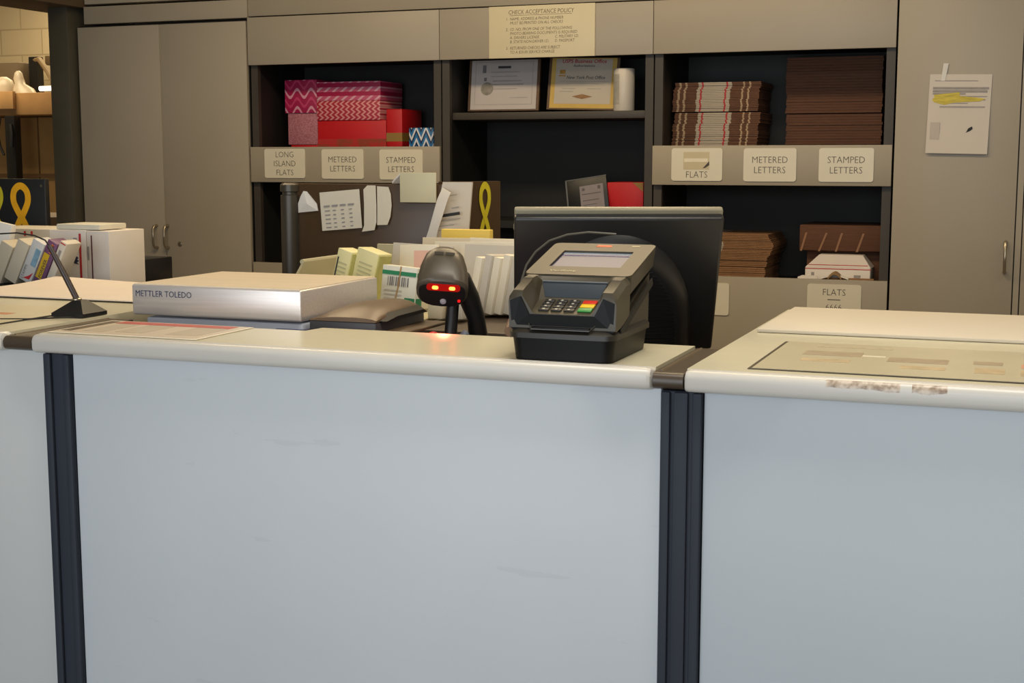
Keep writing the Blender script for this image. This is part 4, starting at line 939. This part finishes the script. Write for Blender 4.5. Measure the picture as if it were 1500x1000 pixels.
lettering('lettering', mat('logo_cream', (176, 166, 130), .5), ctm, [('Verifone', -.03, .014, .013, 'CENTER')], (0, 0, .0006), u=X_, v=Y_, M=Mh, thin=.01)
quads_part('model_mark', mat('logo_cream', (176, 166, 130), .5), ctm, [(.05, .064, .148, .152)], (0, 0, .0002), u=X_, v=Y_, M=Mh)
part('pen_holder', mat('pen_holder_tan', (120, 92, 72), .45, var=.15, scale=60), ctm, lambda bm: tube(bm, [(tx0 - .006, 2.05, CT + .040), (tx0 - .008, 2.075, CT + .052), (tx0 - .006, 2.11, CT + .064)], [.010, .012, .008], 12))
pbox('side_slot', BLK2, ctm, tx1 - .001, tx1 + .0008, 2.05, 2.245, -.006, .006, M=Matrix.Translation((0, 2.15, CT + .078)) @ Matrix.Rotation(math.radians(20), 4, 'X') @ Matrix.Translation((0, -2.147, 0)))
part('cable', BLK, ctm, lambda bm: tube(bm, [(tc, 2.23, CT + .02), (tc + .02, 2.30, CT + .03), (tc + .03, 2.36, 1.05), (tc + .03, 2.42, WZ + .004)], .004, 8))
# ------------------------------------------------------------------ pen on pyramid stand
pn = thing('counter_pen', 'black corded pen standing in a pyramid base on the left counter', 'pen', (-1.815, 2.285, CT))
part('base', BLK, pn, lambda bm: loft(bm, [[(x, y, CT + .0005) for x, y in ((-1.854, 2.247), (-1.777, 2.247), (-1.777, 2.324), (-1.854, 2.324))], [(x, y, CT + .008) for x, y in ((-1.854, 2.247), (-1.777, 2.247), (-1.777, 2.324), (-1.854, 2.324))], [(x, y, CT + .032) for x, y in ((-1.824, 2.278), (-1.805, 2.278), (-1.805, 2.297), (-1.824, 2.297))]]), smooth=20)
part('socket', NICK, pn, lambda bm: lathe(bm, [(.010, 0), (.010, .004), (.007, .006)], (-1.8225, 2.288, CT + .030), 14))
part('pen_barrel', mat('pen_barrel', (50, 34, 28), .35), pn, lambda bm: tube(bm, [(-1.822, 2.288, CT + .032), (-1.845, 2.285, 1.147), (-1.879, 2.28, 1.211)], [.006, .0062, .005], 12))
part('cord', BLK2, pn, lambda bm: tube(bm, [(-1.879, 2.28, 1.211), (-1.888, 2.279, 1.222), (-1.91, 2.275, 1.231), (-1.95, 2.27, 1.236), (-2.0, 2.26, 1.233), (-2.06, 2.25, 1.215), (-2.1, 2.24, 1.15), (-2.09, 2.22, 1.09), (-2.0, 2.16, 1.0722), (-1.92, 2.16, 1.0722), (-1.855, 2.185, 1.0722), (-1.81, 2.235, 1.0722), (-1.795, 2.25, 1.0722)], .0017, 6))
# ------------------------------------------------------------------ sheets and posters on the counters
def flat(name, label, cat, x0, x1, y0, y1, m, z0=CT + .0003, t=.0012, **kw):
    o = pbox(name, m, None, x0, x1, y0, y1, z0, z0 + t, **kw); return tag(o, label, cat)
def curlsheet(bm):
    nx, ny = 8, 8; V = {}
    x0, x1, y0, y1 = -2.385, -1.80, 2.525, 2.915
    for lay, dz in ((0, 0), (1, .0022)):
        for i in range(nx + 1):
            for j in range(ny + 1):
                u, v = i / nx, j / ny
                curl = .016 * max(0, v - .55) ** 1.6 * 3.5 * max(0, (1 - abs(u - .0) * 2.2)) * .55
                V[lay, i, j] = bm.verts.new((x0 + (x1 - x0) * u, y0 + (y1 - y0) * v, CT + .003 + dz + curl))
    for i in range(nx):
        for j in range(ny):
            bm.faces.new((V[1, i, j], V[1, i + 1, j], V[1, i + 1, j + 1], V[1, i, j + 1])); bm.faces.new((V[0, i, j], V[0, i, j + 1], V[0, i + 1, j + 1], V[0, i + 1, j]))
    for i in range(nx):
        for j, fl in ((0, 0), (ny, 1)): bm.faces.new((V[0, i, j], V[0, i + 1, j], V[1, i + 1, j], V[1, i, j]))
    for j in range(ny):
        for i in (0, nx): bm.faces.new((V[0, i, j], V[0, i, j + 1], V[1, i, j + 1], V[1, i, j]))
tag(part('counter_pad', mat('pad_pinkish_white', (236, 222, 206), .6, var=.02), None, curlsheet), 'white sheet with lifted back corner on the far left counter', 'sheet')
mt_ = thing('counter_poster', 'dark-edged poster mat with orange print on the far left counter', 'poster', (-2.1, 2.3, CT))
pbox('mat_edge', BLK2, mt_, -2.32, -1.862, 2.085, 2.395, CT + .0003, CT + .0013)
pbox('mat_sheet', mat('mat_sheet', (212, 200, 164), .3, var=.02), mt_, -2.316, -1.868, 2.089, 2.391, CT + .0013, CT + .0020)
quads_part('orange_print', mat('orange_print', (204, 138, 96), .5, var=.1, scale=30), mt_, [(-2.28, -1.955, 2.235, 2.262)], (0, 0, CT + .0021), u=X_, v=Y_)
po = thing('counter_poster', 'red-headed poster lying on the middle counter in front of the scale', 'poster', (-1.54, 2.15, CT))
pbox('poster_edge', mat('poster_white_edge', (232, 224, 206), .35), po, -1.695, -1.375, 2.040, 2.232, CT + .0002, CT + .0012)
pbox('poster_sheet', mat('poster_sheet', (214, 198, 176), .3, var=.03), po, -1.688, -1.383, 2.048, 2.226, CT + .0012, CT + .0018)
q = CT + .0019
quads_part('red_header', mat('poster_red', (186, 74, 66), .4, var=.12, scale=40), po, [(-1.655, -1.400, 2.188, 2.221)], (0, 0, q), u=X_, v=Y_)
quads_part('dark_sidebar', mat('poster_dark', (86, 70, 52), .4, var=.2, scale=50), po, [(-1.684, -1.662, 2.065, 2.215)], (0, 0, q), u=X_, v=Y_)
quads_part('grey_block', mat('poster_grey', (184, 172, 152), .4, var=.05), po, [(-1.575, -1.515, 2.08, 2.185), (-1.468, -1.40, 2.08, 2.185), (-1.64, -1.595, 2.07, 2.185)], (0, 0, q), u=X_, v=Y_)
flat('counter_pad', 'large cream-white board lying along the back of the right counter', 'sheet', -.478, .9, 2.508, 2.916, mat('board_white', (208, 198, 180), .55, var=.02, scale=4), z0=CT + .0003, t=.006, bev=.001)
rp_ = thing('counter_poster', 'inset poster with faded stamp pictures beside the chipped lip', 'poster', (.1, 2.2, CT))
pbox('poster_frame', mat('frame_dark', (66, 58, 42), .4), rp_, -.406, .80, 2.058, 2.392, CT + .0002, CT + .0008)
pbox('poster_sheet', mat('poster_pale', (200, 190, 160), .25, var=.03), rp_, -.400, .79, 2.064, 2.388, CT + .0008, CT + .0014)
q = CT + .0015
quads_part('faded_picture', mat('faded_grey', (168, 152, 126), .4, var=.1, scale=40), rp_, [(-.352, -.26, 2.235, 2.285), (-.216, -.125, 2.2, 2.25), (-.088, -.045, 2.215, 2.25)], (0, 0, q), u=X_, v=Y_)
quads_part('faded_caption', mat('faded_orange', (190, 170, 134), .4, var=.15, scale=40), rp_, [(-.345, -.27, 2.165, 2.195), (-.19, -.125, 2.135, 2.165), (-.083, -.04, 2.125, 2.18), (-.018, .05, 2.12, 2.18)], (0, 0, q), u=X_, v=Y_)
quads_part('faded_caption', mat('faded_pink', (206, 150, 122), .4, var=.1), rp_, [(-.018, .05, 2.2, 2.24)], (0, 0, q), u=X_, v=Y_)
quads_part('title_line', mat('faded_text', (184, 172, 142), .4, var=.1, scale=80), rp_, [(-.345, -.22, 2.335, 2.355)], (0, 0, q), u=X_, v=Y_)
quads_part('white_strip', PAPER2, rp_, [(-.258, -.222, 2.245, 2.255)], (0, 0, q), u=X_, v=Y_)

# ------------------------------------------------------------------ far-left desk: boxes, books
DZ = WZ + .0005
bx1 = thing('mailing_box', 'white mailing box with red line and blue eagle mark, left of two', 'box', (-2.50, 3.2, DZ))
pbox('box_body', WHITEB, bx1, -2.569, -2.447, 3.12, 3.28, DZ + .0, 1.1915, bev=.002)
quads_part('red_line', REDP, bx1, [(-2.470, -2.463, 1.0, 1.182)], (0, 3.1194, 0))
quads_part('grey_print', mat('box_grey_text', (150, 146, 144), .6, var=.1, scale=90), bx1, [(-2.489, -2.477, 1.125, 1.17)], (0, 3.1194, 0))
part('eagle_mark', NAVY, bx1, lambda bm: prism(bm, [(-2.491, 1.108), (-2.480, 1.120), (-2.474, 1.116), (-2.478, 1.110), (-2.472, 1.107), (-2.480, 1.103), (-2.473, 1.098), (-2.488, 1.100)], 'y', 3.1185, 3.1197))
bx2 = thing('mailing_box', 'white mailing box with dark red line, right of two beside the black caddy', 'box', (-2.41, 3.2, DZ))
pbox('box_body', WHITEB, bx2, -2.445, -2.371, 3.12, 3.28, DZ, 1.190, bev=.002)
quads_part('red_line', mat('dark_red_line', (92, 40, 44), .6), bx2, [(-2.430, -2.426, 1.0, 1.178)], (0, 3.1194, 0))
quads_part('grey_print', mat('box_grey_text', (150, 146, 144), .6), bx2, [(-2.443, -2.437, 1.11, 1.147)], (0, 3.1194, 0))
tag(pbox('flat_box', mat('flat_white', (214, 210, 192), .5, var=.03), None, -2.553, -2.408, 3.13, 3.25, 1.192, 1.207, bev=.003), 'flat white box lying on top of the two mailing boxes', 'box')
bt = thing('mailing_box', 'white box with two red marks under the golden ribbon', 'box', (-2.70, 3.25, DZ))
pbox('box_body', mat('box_white_dull', (204, 196, 180), .6, var=.03), bt, -2.86, -2.575, 3.18, 3.36, DZ, 1.188, bev=.002)
quads_part('red_mark', REDP, bt, [(-2.707, -2.70, 1.168, 1.182), (-2.683, -2.676, 1.168, 1.182)], (0, 3.1794, 0))
tag(pbox('desk_caddy', BLK, None, -2.86, -2.585, 3.58, 3.72, DZ, 1.078, bev=.004), 'black desk caddy body behind the mailing boxes', 'caddy')
cd = thing('book_rack', 'black rack under the leaning books at far left', 'rack', (-2.6, 2.95, DZ))
pbox('rack_tray', BLK2, cd, -2.95, -2.435, 2.935, 3.11, DZ, 1.052, bev=.003)
# leaning books, tops to the right
def book(label, xb, w, h, lean, m, y=2.95, z=1.054, prints=()):
    M = Matrix.Translation((xb, y, z + .5 * w * math.sin(math.radians(lean)))) @ Matrix.Rotation(math.radians(lean), 4, 'Y')
    t = thing('book', label, 'book', (xb, y, z), 'leaning books at far left')
    pbox('spine_block', m, t, -w / 2, w / 2, 0, .06, 0, h, bev=.002, M=M)
    for nm, mm, rects in prints: quads_part(nm, mm, t, rects, (0, -.0008, 0), M=M)
    return t, M
book('cream-grey book leaning at the photo left edge', -2.618, .042, .11, 27, mat('book_cream', (190, 180, 158), .6, var=.03))
book('second cream-grey leaning book from the left edge', -2.567, .040, .118, 27, mat('book_cream2', (198, 188, 168), .6, var=.03))
b3, M3 = book('white leaning book with blue print and red swoosh', -2.518, .040, .120, 27, mat('book_white', (206, 206, 204), .5, var=.03))
lettering('lettering', DARKP, b3, [('STAMPS', .004, 0, .012, 'LEFT')], (0, -.001, 0), u=Z_, v=Vector((-1, 0, 0)), M=M3 @ Matrix.Translation((-.007, 0, 0)))
quads_part('blue_print', mat('pale_blue_print', (130, 168, 190), .6, var=.2, scale=70), b3, [(.0, .017, .05, .10)], (0, -.0008, 0), M=M3)
part('red_swoosh', REDP, b3, lambda bm: prism(bm, [(-.008, .008), (.012, .012), (.017, .035), (.006, .02)], 'y', -.001, -.0003), M=M3)
b4, M4 = book('purple leaning book with yellow spine lettering', -2.474, .033, .122, 27, mat('book_purple', (112, 74, 110), .5, var=.05))
quads_part('yellow_panel', mat('book_yellow', (206, 170, 40), .5), b4, [(-.013, .006, .012, .085)], (0, -.0008, 0), M=M4)
lettering('lettering', mat('book_orange', (232, 120, 70), .5), b4, [('HEM', .088, 0, .014, 'LEFT')], (0, -.001, 0), u=Z_, v=Vector((-1, 0, 0)), M=M4 @ Matrix.Translation((.009, 0, 0)), thin=.02)
lettering('lettering', DARKP, b4, [('FOREVER', .015, 0, .013, 'LEFT')], (0, -.0012, 0), u=Z_, v=Vector((-1, 0, 0)), M=M4 @ Matrix.Translation((.004, 0, 0)), thin=.015)
book('plain off-white leaning book, rightmost beside the mailing box', -2.4405, .022, .124, 27, mat('book_offwhite', (212, 204, 190), .6, var=.03), prints=[('red_tip', REDP, [(-.008, .009, .118, .121)]), ('grey_print', GREYP, [(-.004, .004, .07, .1)])])
t_, M_ = leaner('envelope', 'white fanned envelopes standing above the books at the left edge', 'envelope', -2.67, 3.0, 1.13, .11, .09, .02, 5, 0, 10, PAPER)
tag(pbox('envelope_block', mat('box_white_dull', (204, 196, 180), .6), None, -2.80, -2.60, 3.0, 3.14, 1.0525, 1.1295, bev=.002), 'cream block under the fanned envelopes at the left edge', 'papers')
